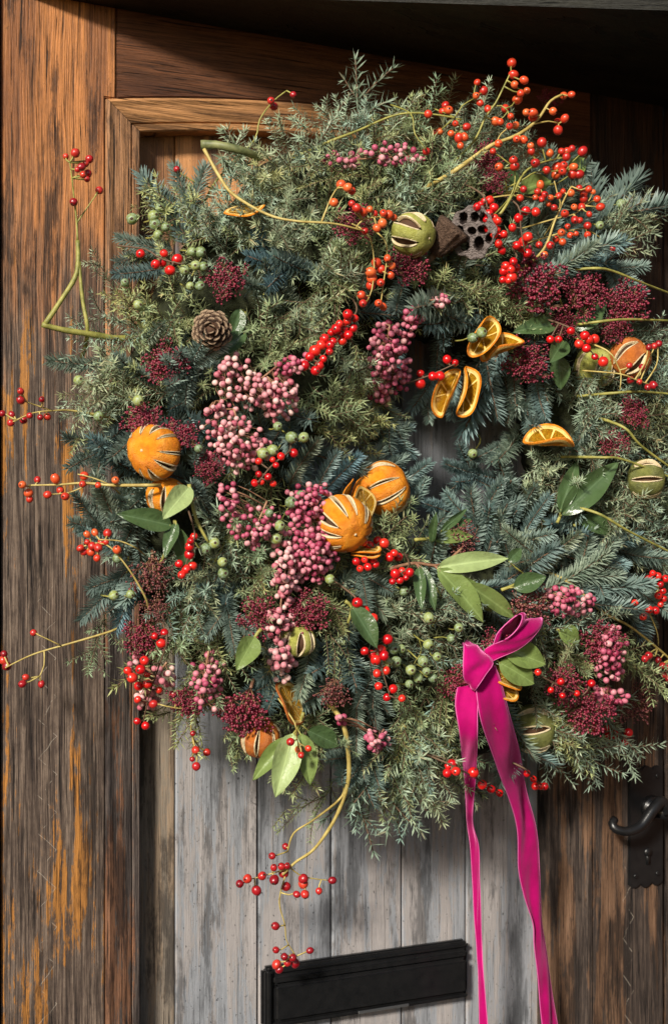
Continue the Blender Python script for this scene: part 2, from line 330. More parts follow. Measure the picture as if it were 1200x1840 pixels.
def scale_mat():
    k = NT('cone_scale'); tc = k.n('TexCoord'); sx = k.n('SeparateXYZ'); k.l(tc.outputs['Object'], sx.inputs[0]); n = k.noise(tc.outputs['Object'], 7, 5); k.bump(n, 0.04, 0.6)
    e = k.step(k.math('ADD', sx.outputs[2], k.math('MULTIPLY', n, 0.25)), 0.92, 1.10)
    return k.set(Base_Color=k.mix(e, k.ramp(n, (0.3, (0.045, 0.022, 0.012)), (0.7, (0.17, 0.09, 0.05))), (0.46, 0.32, 0.20)), Roughness=0.7)
M_SCALE = scale_mat()
def velvet():
    k = NT('magenta_velvet'); tc = k.n('NewGeometry'); n = k.noise(tc.outputs['Position'], 900, 2); n2 = k.noise(tc.outputs['Position'], 22, 4); k.bump(k.math('ADD', n, n2), 0.0008, 0.5)
    return k.set(Base_Color=k.ramp(n2, (0.3, (0.30, 0.0, 0.082)), (0.7, (0.46, 0.0, 0.138))), Roughness=0.8, Specular_IOR_Level=0.15, Sheen_Weight=0.9, Sheen_Roughness=0.35, Sheen_Tint=(1.0, 0.30, 0.62))
M_VELVET = velvet(); M_STITCH = plain('ribbon_selvedge', (0.62, 0.10, 0.32), 0.7)
# ---------------------------------------------------------------- the door
ZB, ZT = -0.95, 1.05
HP = -0.042                                   # the boarded panel lies 5 cm behind the stile faces
X = lambda px, h=0.0: P(px, 920, h).x
xl_out, xl_in, xr_in, xr_out = X(190), X(253, -0.008), X(985, -0.008), X(1062)
xm, hw = (xl_out + xr_out) / 2, (xr_out - xl_out) / 2
z_oc, z_ic = P(192, 178).z, P(252, 237, -0.008).z
def arch_o(x): return z_oc + 0.030 * (1 - ((x - xm) / hw) ** 2)
def arch_i(x): return z_ic + 0.026 * (1 - ((x - xm) / (hw - 0.05)) ** 2)
door = thing('wooden_door', 'weathered boarded wooden door with arched golden top moulding behind the wreath', 'door', Vector((xm, 0, ZB)))
door['kind'] = 'thing'

def extrude_poly(name, poly, y0, y1, mat, parent, bev=0.002):
    """board with outline poly (x, z) between depths y0 (front) and y1, its front edges eased"""
    bm = bmesh.new(); vsb = [bm.verts.new((x, y0, z)) for x, z in poly]; f = bm.faces.new(vsb)
    r = bmesh.ops.extrude_face_region(bm, geom=[f]); bmesh.ops.translate(bm, vec=(0, y1 - y0, 0), verts=[v for v in r['geom'] if isinstance(v, bmesh.types.BMVert)])
    bmesh.ops.recalc_face_normals(bm, faces=bm.faces)
    fe = [e for e in bm.edges if all(abs(v.co.y - y0) < 1e-6 for v in e.verts)]
    if bev: bmesh.ops.bevel(bm, geom=fe, offset=bev, segments=2, affect='EDGES')
    inv = WORLD[parent].inverted(); bm.transform(inv)
    me = bpy.data.meshes.new(name); bm.to_mesh(me); bm.free(); me.materials.append(mat)
    return node(name, me, parent, WORLD[parent])

x_edge = X(4); x_joint = X(209)
extrude_poly('stile', [(x_edge, ZB), (xl_out - 0.0006, ZB), (xl_out - 0.0006, z_oc + 0.002), (x_joint, z_oc + 0.002), (x_joint, ZT), (x_edge, ZT)], 0.0, 0.07, W_STILE, door)['label'] = 'golden brown left stile with flaking orange streaks'
xr_edge = X(1191)
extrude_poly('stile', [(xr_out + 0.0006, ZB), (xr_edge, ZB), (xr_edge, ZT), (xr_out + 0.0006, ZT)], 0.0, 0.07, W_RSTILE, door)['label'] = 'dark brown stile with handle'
poly = [(xr_out - 0.001, ZT), (x_joint + 0.0015, ZT), (x_joint + 0.0015, arch_o(x_joint) + 0.0015)]
poly += [(x_joint + (xr_out - x_joint) * i / 30, arch_o(x_joint + (xr_out - x_joint) * i / 30) + 0.0015) for i in range(1, 30)] + [(xr_out - 0.001, arch_o(xr_out) + 0.0015)]
extrude_poly('top_rail', poly, 0.001, 0.040, W_RAIL, door, 0.0015)

# moulding round the panel: one profile, mitred at the corner
PROF = [(0.0, 0.004), (0.02, -0.003), (0.10, -0.004), (0.22, -0.001), (0.50, 0.002), (0.72, 0.006), (0.76, 0.0095), (0.79, 0.0065), (0.96, 0.008), (1.0, 0.010), (1.0, 0.044)]
def moulding_side(xo, xi, zc_o, zc_i, flip):
    mb = MB(); rows = []
    for u, y in PROF:
        x = xo + (xi - xo) * u; zt = zc_o + (zc_i - zc_o) * u
        rows.append([mb.add((x, y, ZB + (zt - ZB) * k / 8)) for k in range(9)])
    for a, b in zip(rows, rows[1:]):
        for k in range(8):
            q = [a[k], b[k], b[k + 1], a[k + 1]]; mb.face(q if not flip else q[::-1])
    return mb
wpart('moulding', moulding_side(xl_out, xl_in, z_oc, z_ic, False), [W_MOULD], door, smooth=False)
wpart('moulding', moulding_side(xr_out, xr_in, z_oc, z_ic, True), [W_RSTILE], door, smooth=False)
mb = MB(); rows = []
for u, y in PROF:
    xa, xb = xl_out + (xl_in - xl_out) * u + 0.0006, xr_out + (xr_in - xr_out) * u - 0.0006
    rows.append([mb.add((x, y, arch_o(x) + (arch_i(x) - arch_o(x)) * u)) for x in (xa + (xb - xa) * k / 40 for k in range(41))])
for a, b in zip(rows, rows[1:]):
    for k in range(40): mb.face([a[k], a[k + 1], b[k + 1], b[k]])
wpart('arched_moulding', mb, [W_ARCH], door, smooth=False)

# boards of the panel, each with its own chamfered edges
edges = [X(228, HP), X(315, HP), X(464, HP), X(596, HP), X(722, HP), X(837, HP), X(1012, HP)]
for i, (a, b) in enumerate(zip(edges, edges[1:])):
    g = 0.0011; c = 0.0022; mb = MB(); dy = (0.0014, 0, 0.0004, -0.0004, 0.0008, 0)[i]
    prof = [(a + g, 0.07), (a + g, -HP + c), (a + g + c, -HP + dy), (b - g - c, -HP + dy), (b - g, -HP + c), (b - g, 0.07)]
    lo = [mb.add((x, y, ZB)) for x, y in prof]; hi = [mb.add((x, y, ZT - 0.1)) for x, y in prof]
    for k in range(5): mb.face([lo[k], lo[k + 1], hi[k + 1], hi[k]])
    wpart('plank', mb, [W_TAN if i == 0 else W_PLANK], door, smooth=False)
mb = MB(); mb.box((xl_out, 0.0715, ZB), (xr_out, 0.08, ZT)); wpart('backing', mb, [M_GAP], door, smooth=False)

# letter plate: frame with a raised rim, hinged flap, worn lower edge
HL = -0.035
lx0, lx1 = X(470, HL), X(836, HL); zt_ = P(650, 1712, HL).z; zb_ = P(700, 1806, HL).z
plate = node('letter_plate', None, door, Matrix.Translation((lx0, -HL, zb_))); plate['label'] = 'black metal letter plate set across the grey planks'
def rbox(name, a, b, mat, parent, bev, seg=3):
    bm = bmesh.new(); bmesh.ops.create_cube(bm, size=1.0)
    for v in bm.verts: v.co = Vector(((a[0] + b[0]) / 2 + v.co.x * (b[0] - a[0]), (a[1] + b[1]) / 2 + v.co.y * (b[1] - a[1]), (a[2] + b[2]) / 2 + v.co.z * (b[2] - a[2])))
    bmesh.ops.bevel(bm, geom=bm.edges[:], offset=bev, segments=seg, affect='EDGES')
    bm.transform(WORLD[parent].inverted()); me = bpy.data.meshes.new(name); bm.to_mesh(me); bm.free(); me.materials.append(mat)
    me.polygons.foreach_set('use_smooth', [True] * len(me.polygons)); me.set_sharp_from_angle(angle=radians(35))
    return node(name, me, parent, WORLD[parent])
yf = -HL
rbox('back_frame', (lx0, yf - 0.008, zb_ - 0.004), (lx1, yf + 0.009, zt_), M_BLACK, plate, 0.006, 5)
rbox('hinge_ledge', (lx0 + 0.012, yf - 0.016, zt_ - 0.026), (lx1 - 0.004, yf - 0.006, zt_ - 0.011), M_BLACK, plate, 0.0045, 5)
rbox('flap', (lx0 + 0.014, yf - 0.020, zb_ + 0.006), (lx1 - 0.006, yf - 0.0085, zt_ - 0.024), M_BLACK, plate, 0.0055, 5)
rbox('lower_lip', (lx0 + 0.012, yf - 0.014, zb_ - 0.001), (lx1 - 0.004, yf - 0.007, zb_ + 0.005), M_BLACK, plate, 0.0015)
rbox('worn_edge', (lx0 + 0.15, yf - 0.0152, zb_ - 0.0005), (lx0 + 0.235, yf - 0.0135, zb_ + 0.0035), M_WORN, plate, 0.0006, 1)
rbox('side_rim', (lx0 + 0.0005, yf - 0.017, zb_ - 0.003), (lx0 + 0.013, yf - 0.004, zt_ - 0.001), M_BLACK, plate, 0.005, 5)
rbox('top_rim', (lx0 + 0.0135, yf - 0.0125, zt_ - 0.012), (lx1 - 0.0005, yf - 0.004, zt_ - 0.001), M_BLACK, plate, 0.004, 4)

# lever handle on the lock stile
hx0, hx1 = X(1127), X(1188); hz1, hz0 = P(1158, 1380).z, P(1158, 1588).z
handle = node('door_handle', None, door, Matrix.Translation(((hx0 + hx1) / 2, 0, (hz0 + hz1) / 2))); handle['label'] = 'black iron lever handle on a long scalloped plate'
pl = []
for i in range(13):
    t = i / 12; pl.append((hx0 + (hx1 - hx0) * t, hz0 - 0.006 * abs(sin(3 * pi * t)) + 0.004 * abs(t - 0.5)))
for i in range(13):
    t = 1 - i / 12; pl.append((hx0 + (hx1 - hx0) * t, hz1 + 0.005 * abs(sin(3 * pi * t)) - 0.004 * abs(t - 0.5)))
extrude_poly('backplate', pl, -0.005, 0.002, M_IRON, handle, 0.0018)
bz = P(1168, 1450).z; bx = X(1166)
mb = MB(); mb.tube([Vector((bx, -0.004, bz)), Vector((bx, -0.012, bz)), Vector((bx, -0.0125, bz)), Vector((bx, -0.05, bz))], 0.021, 0.012, 20); wpart('boss', mb, [M_IRON], handle)
pts = [P(1188, 1441, 0.048), P(1172, 1455, 0.052), P(1150, 1484, 0.052), P(1125, 1494, 0.050), P(1106, 1490, 0.046), P(1099, 1480, 0.040), P(1104, 1472, 0.036)]
mb = MB(); mb.tube(smooth_line([Vector((bx, -0.045, bz)) , *pts], 0.004), 0.0105, 0.0065, 12); wpart('lever', mb, [M_IRON], handle)
kx, kz = X(1160), P(1160, 1530).z
mb = MB(); mb.tube([Vector((kx, -0.004, kz)), Vector((kx, -0.0075, kz))], 0.008, 0.007, 14); mb.box((kx - 0.0035, -0.0070, kz - 0.02), (kx + 0.0035, -0.004, kz)); wpart('keyhole_cover', mb, [M_IRON], handle)
for sx, szz in ((hx0 + 0.012, hz0 + 0.016), (hx1 - 0.012, hz0 + 0.016), (hx0 + 0.012, hz1 - 0.014), (hx1 - 0.012, hz1 - 0.014)):
    mb = MB(); mb.tube([Vector((sx, -0.004, szz)), Vector((sx, -0.0068, szz)), Vector((sx, -0.0069, szz))], 0.0042, 0.003, 10); wpart('screw', mb, [M_IRON], handle)

# door frame beside the door (dark gap between)
fr = thing('door_frame', 'pale edge of the door frame along the left side', 'door frame', Vector((x_edge - 0.02, 0, ZB)))
fr['kind'] = 'structure'
mb = MB(); mb.box((x_edge - 0.30, -0.004, ZB), (x_edge - 0.004, 0.09, ZT)); wpart('jamb', mb, [W_STILE], fr, smooth=False)
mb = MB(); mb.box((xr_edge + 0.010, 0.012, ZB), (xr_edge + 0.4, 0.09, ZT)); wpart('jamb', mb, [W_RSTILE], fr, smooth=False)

# porch beam whose edge shades the top of the door
def lift_to(S0, ytarget):
    lo, hi = 0.0, 1.4
    for _ in range(50):
        k = (lo + hi) / 2; x, y = proj(S0 + LD * k)
        if y > ytarget(x): lo = k
        else: hi = k
    return S0 + LD * lo
line = lambda x: 38 - 0.027 * (x - 600)
EA = lift_to(P(330, 85), lambda x: 8); EB = lift_to(P(1190, 450), line)
ed = EB - EA; E0, E1 = EA - ed * 0.35, EA + ed * 2.2
cn = thing('porch_beam', 'dark olive wooden porch beam across the top above the door', 'beam', (E0 + E1) / 2)
cn['kind'] = 'structure'
nrm = Vector((ed.y, -ed.x, 0)).normalized()
if nrm.y < 0: nrm = -nrm
mb = MB(); up = Vector((0, 0, 0.5)); bk = nrm * 1.2
lo = [mb.add(p) for p in (E0, E1, E1 + bk, E0 + bk)]; hi = [mb.add(Vector(mb.v[i]) + up) for i in lo]
# keep the soffit on this side of the door
for i in range(8):
    x, y, z = mb.v[i]; mb.v[i] = (x, min(y, -0.0015), z)
for q in ([lo[0], lo[3], lo[2], lo[1]], hi, [lo[0], lo[1], hi[1], hi[0]], [lo[1], lo[2], hi[2], hi[1]], [lo[2], lo[3], hi[3], hi[2]], [lo[3], lo[0], hi[0], hi[3]]): mb.face(q)
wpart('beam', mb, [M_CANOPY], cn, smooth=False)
print('BEAM', EA, EB)

# added wall out of view, blocks sky light on the lock side
pw = thing('sky_blocking_wall', 'unseen added wall blocking sky light beside the handle', 'wall', Vector((xr_edge + 0.13, -0.4, ZB))); pw['kind'] = 'structure'
mb = MB(); mb.box((xr_edge + 0.12, -0.75, ZB), (xr_edge + 0.24, -0.002, 1.4)); wpart('wall', mb, [rough_mat('blocker_brick', (0.06, 0.03, 0.02), (0.13, 0.07, 0.05), 30, 0.004)], pw, smooth=False)
# ---------------------------------------------------------------- sprig meshes (shared by their copies)
def needle(mb, p, d, up, ln, wd, curve, r, fold=0.25, bw=0.35, mw=0.5):
    d = d.normalized(); s = d.cross(up)
    if s.length < 1e-4: s = d.cross(Vector((0.2, 0.9, 0.3)))
    s.normalize(); u = s.cross(d); m = p + d * ln * 0.5 + u * curve * ln * 0.35; t = p + d * ln * 0.96 + u * curve * ln * 0.95
    a = mb.add(p - s * wd * bw, (r, 0.0)); b = mb.add(p + s * wd * bw, (r, 0.0))
    c = mb.add(m + s * wd * mw + u * fold * wd, (r, 0.5)); e = mb.add(m - s * wd * mw - u * fold * wd, (r, 0.5))
    f = mb.add(t, (r, 1.0)); mb.face([a, b, c, e]); mb.face([e, c, f])
def fir_shoot(nd, tw, p0, d, ln, rng, nl=0.0240, dens=1300):
    d = d.normalized(); side = d.cross(Vector((0, 1, 0)));
    if side.length < 0.1: side = Vector((1, 0, 0))
    side.normalize(); upv = side.cross(d)
    if upv.y < 0: upv = -upv
    bend = Vector((rng.uniform(-.12, .12), rng.uniform(-.02, .2), 0))
    axis = lambda t: p0 + d * ln * t + bend * ln * t * t
    tw.tube([axis(k / 5) for k in range(6)], 0.0021, 0.0013, 5)
    n = int(ln * dens)
    for i in range(n):
        t = (i + rng.random()) / n; ph = i * 2.39996 + rng.uniform(-.3, .3)
        cx, cy = cos(ph), sin(ph)
        rad = side * cx * 1.15 + upv * (cy * 0.62 + 0.28)
        if rad.length < 0.2: rad = side * (1 if cx > 0 else -1)
        rad.normalize(); fwd = 0.45 + 0.25 * rng.random() + 0.9 * max(0, t - 0.82) / 0.18
        dd = (rad + d * fwd).normalized()
        l = nl * (0.78 + 0.35 * rng.random()) * (1 - 0.30 * max(0, t - 0.8) / 0.2)
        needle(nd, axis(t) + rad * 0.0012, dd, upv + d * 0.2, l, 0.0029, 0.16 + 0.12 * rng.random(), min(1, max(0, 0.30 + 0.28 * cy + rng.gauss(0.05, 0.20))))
def juniper_shoot(nd, tw, p0, d, ln, rng, nl=0.0135, gap=0.0060, wd=0.00225):
    d = d.normalized(); a = d.cross(Vector((0.3, 0.8, 0.5))).normalized(); b = d.cross(a)
    bend = (a * rng.uniform(-.25, .25) + b * rng.uniform(-.25, .25))
    axis = lambda t: p0 + d * ln * t + bend * ln * t * t
    tw.tube([axis(k / 4) for k in range(5)], 0.0013, 0.0007, 4)
    n = max(3, int(ln / gap)); ph0 = rng.uniform(0, 6.28)
    for i in range(n + 1):
        t = i / n; end = t > 0.93
        for j in range(3 if not end else 6):
            ph = ph0 + i * 1.05 + j * 2 * pi / (3 if not end else 6) + rng.uniform(-.25, .25)
            rad = a * cos(ph) + b * sin(ph); fw = rng.uniform(0.25, 0.75) if not end else rng.uniform(0.25, 1.6)
            l = nl * rng.uniform(0.72, 1.15) * (1 - 0.25 * t)
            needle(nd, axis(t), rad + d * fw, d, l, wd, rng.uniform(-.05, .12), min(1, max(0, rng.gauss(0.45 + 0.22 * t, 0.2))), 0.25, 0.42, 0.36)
def make_sprig(kind, seed):
    rng = random.Random(seed); nd, tw = MB(), MB(); Z = Vector((0, 0, 1)); O = Vector((0, 0, 0))
    if kind == 'fir1':
        fir_shoot(nd, tw, O, Z, 0.115, rng); L = 0.13
    elif kind == 'fir3':
        fir_shoot(nd, tw, O, Z, 0.145, rng)
        for s in (-1, 1):
            fir_shoot(nd, tw, Z * (0.03 + 0.03 * rng.random()), Vector((s * rng.uniform(.65, .95), rng.uniform(-.1, .25), 1)), rng.uniform(0.065, 0.09), rng)
        L = 0.155
    elif kind.endswith('lo'):          # long feathery trailing spray
        ln = 0.24; nl = 0.0185
        juniper_shoot(nd, tw, O, Z, ln, rng, nl, 0.0075)
        for i in range(11):
            t = 0.06 + 0.86 * (i + rng.random() * 0.7) / 11; ph = i * 2.4 + rng.uniform(-.5, .5)
            juniper_shoot(nd, tw, Z * ln * t, Vector((cos(ph), sin(ph) * 0.6 + 0.3, rng.uniform(0.9, 1.9))), rng.uniform(0.035, 0.085) * (1.1 - 0.5 * t), rng, nl, 0.0068)
        L = 0.25
    else:
        dense = kind.endswith('d'); ln = 0.14
        nl = 0.0225 if kind[0] == 'j' else 0.0205
        juniper_shoot(nd, tw, O, Z + Vector((rng.uniform(-.1, .1), 0, 0)), ln, rng, nl)
        m = 7 if dense else 4
        for i in range(m):
            t = 0.08 + 0.8 * (i + rng.random() * 0.6) / m; ph = i * 2.4 + rng.uniform(-.4, .4)
            dd = Vector((cos(ph), sin(ph) * 0.7 + 0.35, rng.uniform(0.55, 1.2)))
            juniper_shoot(nd, tw, Z * ln * t, dd, rng.uniform(0.030, 0.070) * (1.15 - 0.4 * t), rng, nl)
        L = 0.145
    mat = {'f': M_FIR, 'j': M_JUN, 'y': M_YJU}[kind[0]]
    return tw.mesh('twig', [M_TWIG]), nd.mesh('needles', [mat], smooth=False, tint=True), L
SPRIGS = {k: [make_sprig(k, 100 * i + j) for j in range(n)] for i, (k, n) in enumerate((('fir1', 4), ('fir3', 3), ('jun', 4), ('jund', 3), ('yun', 4), ('yund', 3), ('jlo', 4), ('ylo', 4)))}
PART_NAME = {'f': 'fir_sprig', 'j': 'juniper_sprig', 'y': 'olive_juniper_sprig'}
wreath = thing('wreath', 'large round wreath of blue-green fir and spiky juniper hung on the door', 'wreath', WC + Vector((0, -0.02, 0)))
wreath['kind'] = 'thing'
COUNT = {'f': 0, 'j': 0, 'y': 0}
def sprig(kind, base, tip, roll=0.0, tone=None):
    if COUNT[kind[0]] >= 298: return
    COUNT[kind[0]] += 1
    tw, nd, L = RNG.choice(SPRIGS[kind]); d = tip - base
    s = min(1.3, max(0.62, d.length / L))
    y = Vector((RNG.uniform(-.5, .5), -1, RNG.uniform(-.2, .6)))
    M = TRS(base, frame(d, y) @ Matrix.Rotation(roll, 4, 'Z'), s)
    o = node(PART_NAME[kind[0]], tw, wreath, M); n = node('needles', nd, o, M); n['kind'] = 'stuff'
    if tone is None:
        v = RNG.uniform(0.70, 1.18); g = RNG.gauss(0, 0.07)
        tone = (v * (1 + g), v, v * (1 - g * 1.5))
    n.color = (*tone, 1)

# moss ring that carries the sprigs
mb = MB(); NU, NV = 120, 20
for i in range(NU):
    a = 2 * pi * i / NU
    for j in range(NV):
        b = 2 * pi * j / NV; q = 0.86 + 0.2 * (sin(7 * a + 3 * sin(b)) * 0.3 + sin(13 * a + 2 * b) * 0.3 + RNG.random() * 0.5)
        r = RM + 0.155 * q * cos(b); h = 0.085 + 0.070 * q * sin(b)
        mb.add((WC.x + r * cos(a), -h, WC.z + r * sin(a)))
for i in range(NU):
    for j in range(NV):
        k = lambda u, v_: (u % NU) * NV + v_ % NV
        mb.face([k(i, j), k(i, j + 1), k(i + 1, j + 1), k(i + 1, j)])
wpart('moss_ring', mb, [M_MOSS], wreath)

KEEP = []          # places where decorations sit
# ---------------------------------------------------------------- decorations
def uv_sphere_mesh(name, mats, tip, nu=18, nv=12, zs=1.0, crown=False):
    mb = MB(); rows = []; wob_, ph_ = RNG.uniform(0.015, 0.055), RNG.uniform(0, 6)
    top = mb.add((0, 0, zs * (0.94 if tip else 1)))
    for j in range(1, nv):
        a = pi * j / nv; r = sin(a); z = cos(a) * zs
        if tip and j == 1: z = zs * 0.985
        rows.append([mb.add((r * (1 + wob_ * sin(2 * (2 * pi * i / nu) + ph_) + wob_ * .6 * sin(3 * (2 * pi * i / nu) + 2 * a)) * cos(2 * pi * i / nu), r * (1 + wob_ * sin(3 * (2 * pi * i / nu) + 2 * ph_ + a)) * sin(2 * pi * i / nu), z)) for i in range(nu)])
    bot = mb.add((0, 0, -zs))
    for i in range(nu):
        mb.face([top, rows[0][i], rows[0][(i + 1) % nu]], 1 if tip else 0); mb.face([bot, rows[-1][(i + 1) % nu], rows[-1][i]])
        for j in range(nv - 2): mb.face([rows[j][i], rows[j + 1][i], rows[j + 1][(i + 1) % nu], rows[j][(i + 1) % nu]])
    if crown:        # dried calyx on the end of the fruit
        for i in range(5):
            a = 2 * pi * i / 5; c = Vector((cos(a), sin(a), 0)); s = Vector((-sin(a), cos(a), 0))
            p = [mb.add(c * 0.10 - s * 0.10 + Vector((0, 0, zs * .96))), mb.add(c * 0.10 + s * 0.10 + Vector((0, 0, zs * .96))), mb.add(c * 0.30 + Vector((0, 0, zs * 1.13)))]
            mb.face(p, 1); mb.face(p[::-1], 1)
    return mb.mesh(name, mats)
BERRY = {}
for nm, m, zs, cr in (('hip', M_HIP, 1.04, True), ('dhip', M_DHIP, 1.04, True), ('red', M_RED, 0.97, False), ('pink', M_PINK, 1.02, False), ('mag', M_MAG, 1.02, False), ('green', M_GRN, 0.97, False)):
    BERRY[nm] = [uv_sphere_mesh(nm + '_berry', [m, M_TIP if 'hip' in nm or nm in ('red', 'green') else m], True, zs=zs * q, crown=cr) for q in (1.0, 0.92, 1.08, 0.97, 1.13)]
def sp_h(px, py, lift, hmin):
    return max(hs(px, py) + lift, hmin)
def spray(name, label, cat, stems, berries, kind='hip', rpx=7.6, lift=0.035, hmin=0.10, smat=None, group=None, jit=0.012, ped=0.0011, keep=True, rvar=0.2, root=True, tuck=False):
    """stems: [(r0 px, r1 px, [(x, y) or (x, y, h) ...])]; berries: photo positions; each berry joins the nearest stem by a stalk"""
    smat = smat or M_YSTEM; mb = MB(); samples = []
    for r0, r1, pl in stems:
        pts = [P(q[0], q[1], q[2] if len(q) > 2 else sp_h(q[0], q[1], lift, hmin)) for q in pl]
        if root and hs(pl[0][0], pl[0][1]) > 0.09: pts.insert(0, pts[0] + (pts[0] - pts[1]).normalized() * 0.03 + Vector((0, 0.05, 0)))
        ln = smooth_line(pts, 0.007); s = mpp(pl[0][0])
        mb.tube(ln, r0 * s, r1 * s, 7, knob=0.16)
        samples += [(p, *proj(p)) for p in ln]
        if keep: KEEP.extend((proj(p)[0], proj(p)[1], 7) for p in ln[::3])
    b0 = samples[0][0]; th = thing(name, label, cat, b0, group)
    for q in berries:
        bx_, by_ = q[0], q[1]
        sp = min(samples, key=lambda s_: (s_[1] - bx_) ** 2 + (s_[2] - by_) ** 2 + 6 * abs(s_[2] - by_))
        h = -sp[0].y + RNG.uniform(-jit, jit) if len(q) < 3 else q[2]
        if len(q) < 3 and hs(bx_, by_) > 0.09: h = max(h, hs(bx_, by_) + lift * 0.7)
        c = P(bx_, by_, h); r = rpx * mpp(bx_, h) * RNG.uniform(1 - rvar, 1 + rvar)
        if tuck: sp = (c + Vector((RNG.uniform(-.008, .008), 0.035, RNG.uniform(-.004, .012))),)
        v = c - sp[0]; away = v.normalized() if v.length > 1e-4 else Vector((0, -1, 0))
        away = (away + Vector((RNG.uniform(-.4, .4), RNG.uniform(-.5, .2), RNG.uniform(-.4, .4)))).normalized()
        if v.length > r:
            mid = sp[0] + v * 0.55 + Vector((RNG.uniform(-.1, .1), 0, RNG.uniform(-.12, .05))) * v.length
            mb.tube(smooth_line([sp[0], mid, c - away * r * 0.85], 0.006), ped * 1.1, ped * 0.85, 5)
        node('berry', RNG.choice(BERRY[kind]), th, TRS(c, frame(away), r))
        if keep: KEEP.append((bx_, by_, rpx + 4))
    wpart('stem', mb, [smat], th); return th
def pepper(label, stem, blobs, kind='pink', rpx=5.7, lift=0.026, dome=0.034, group='pink pepper berry clusters in the wreath'):
    mb = MB(); pts = [S(x, y, lift + 0.004) for x, y in stem]; ln = smooth_line(pts, 0.008); mb.tube(ln, 0.0016, 0.0008, 5)
    th = thing('pepper_berry_cluster', label, 'berry cluster', pts[0], group); placed = []
    for cx, cy, rx, ry, n in blobs:
        KEEP.append((cx, cy, min(rx, ry) + 8)); KEEP.append((cx - rx * .5, cy, ry * .8 + 6)); KEEP.append((cx + rx * .5, cy, ry * .8 + 6))
        tries = 0; got = 0; n = int(n * 1.3)
        while got < n and tries < n * 40:
            tries += 1; a = RNG.uniform(0, 2 * pi); q = sqrt(RNG.random()) * RNG.uniform(0.85, 1.28)
            x, y = cx + rx * q * cos(a), cy + ry * q * sin(a)
            h = hs(cx, cy) + lift + dome * (1 - 0.8 * q * q) * RNG.uniform(0.2, 1.0)
            c = P(x, y, h); r = rpx * mpp(x, h) * RNG.uniform(0.76, 1.10)
            if any((c - o).length < (r + ro) * 0.90 for o, ro in placed): continue
            placed.append((c, r)); got += 1
    for c, r in placed:
        nb = min(ln, key=lambda p: (p - c).length); back = (nb + (c - nb) * 0.45) + Vector((0, 0.012, 0.004)); away = (c - back).normalized()
        mb.tube([nb, back, c - away * r * 0.9], 0.0009, 0.0006, 4)
        node('berry', RNG.choice(BERRY[kind]), th, TRS(c, frame(away), r))
    wpart('stem', mb, [M_RSTEM], th)

def make_head(seed, mat, n=380, gold=False):
    rng = random.Random(seed); bd, st = MB(), MB(); base = Vector((0, 0, -0.85)); cl = []
    for i in range(11):
        a = i * 2.4; q = sqrt(i / 11) * 0.72; cl.append(Vector((q * cos(a), q * sin(a), 0.42 * (1 - q * q) - 0.05 + rng.uniform(-.08, .08))))
    st.tube([base * 1.5, base], 0.07, 0.06, 5)
    for c in cl: st.tube([base, base * 0.5 + c * 0.45, c * 0.85 - Vector((0, 0, .12))], 0.035, 0.018, 4)
    for i in range(n):
        c = cl[i % 11]; d = Vector((rng.gauss(0, 1), rng.gauss(0, 1), abs(rng.gauss(0, 1)) * 0.8)).normalized()
        p = c + d * rng.uniform(0.14, 0.46); ax = (d + Vector((0, 0, 0.7)) + p * 0.5).normalized()
        e1 = ax.cross(Vector((.3, .5, .8))).normalized(); e2 = ax.cross(e1); w_ = rng.uniform(0.038, 0.058); l_ = w_ * rng.uniform(1.2, 1.75); t = rng.random()
        b0 = bd.add(p - ax * l_, (t, 0)); ring = [bd.add(p + (e1 * cos(k * pi / 2.5) + e2 * sin(k * pi / 2.5)) * w_ + ax * l_ * 0.15, (t, 0.35)) for k in range(5)]; b1 = bd.add(p + ax * l_, (t, rng.choice((0.3, 0.6, 1.0))))
        for k in range(5): bd.face([b0, ring[(k + 1) % 5], ring[k]]); bd.face([b1, ring[k], ring[(k + 1) % 5]])
        if i % 2 == 0: st.tube([c - Vector((0, 0, .08)), p - ax * l_], 0.012, 0.009, 3)
    return bd.mesh('buds', [mat], tint=True), st.mesh('stem', [M_RSTEM])
HEADS = [make_head(s, M_BUD) for s in (1, 2, 3)]; BHEADS = [make_head(s, M_BUDB, 230) for s in (4, 5)]
def skimmia(px, py, r, label, lean=(0, 0), brown=False, lift=0.022):
    KEEP.append((px, py, r * 0.9)); bd, st = RNG.choice(BHEADS if brown else HEADS)
    p = S(px, py, lift); ax = D3(lean[0] + RNG.uniform(-.15, .15), lean[1] + RNG.uniform(-.15, .2), 1.0)
    M = TRS(p, frame(ax, Vector((RNG.uniform(-1, 1), RNG.uniform(-.2, .2), RNG.uniform(-1, 1)))), r * 1.08 * mpp(px))
    th = thing('skimmia_head', label, 'flower head', p, 'maroon skimmia heads in the wreath', M=M)
    b = node('buds', bd, th, M); b['kind'] = 'stuff'; node('stem', st, th, M)

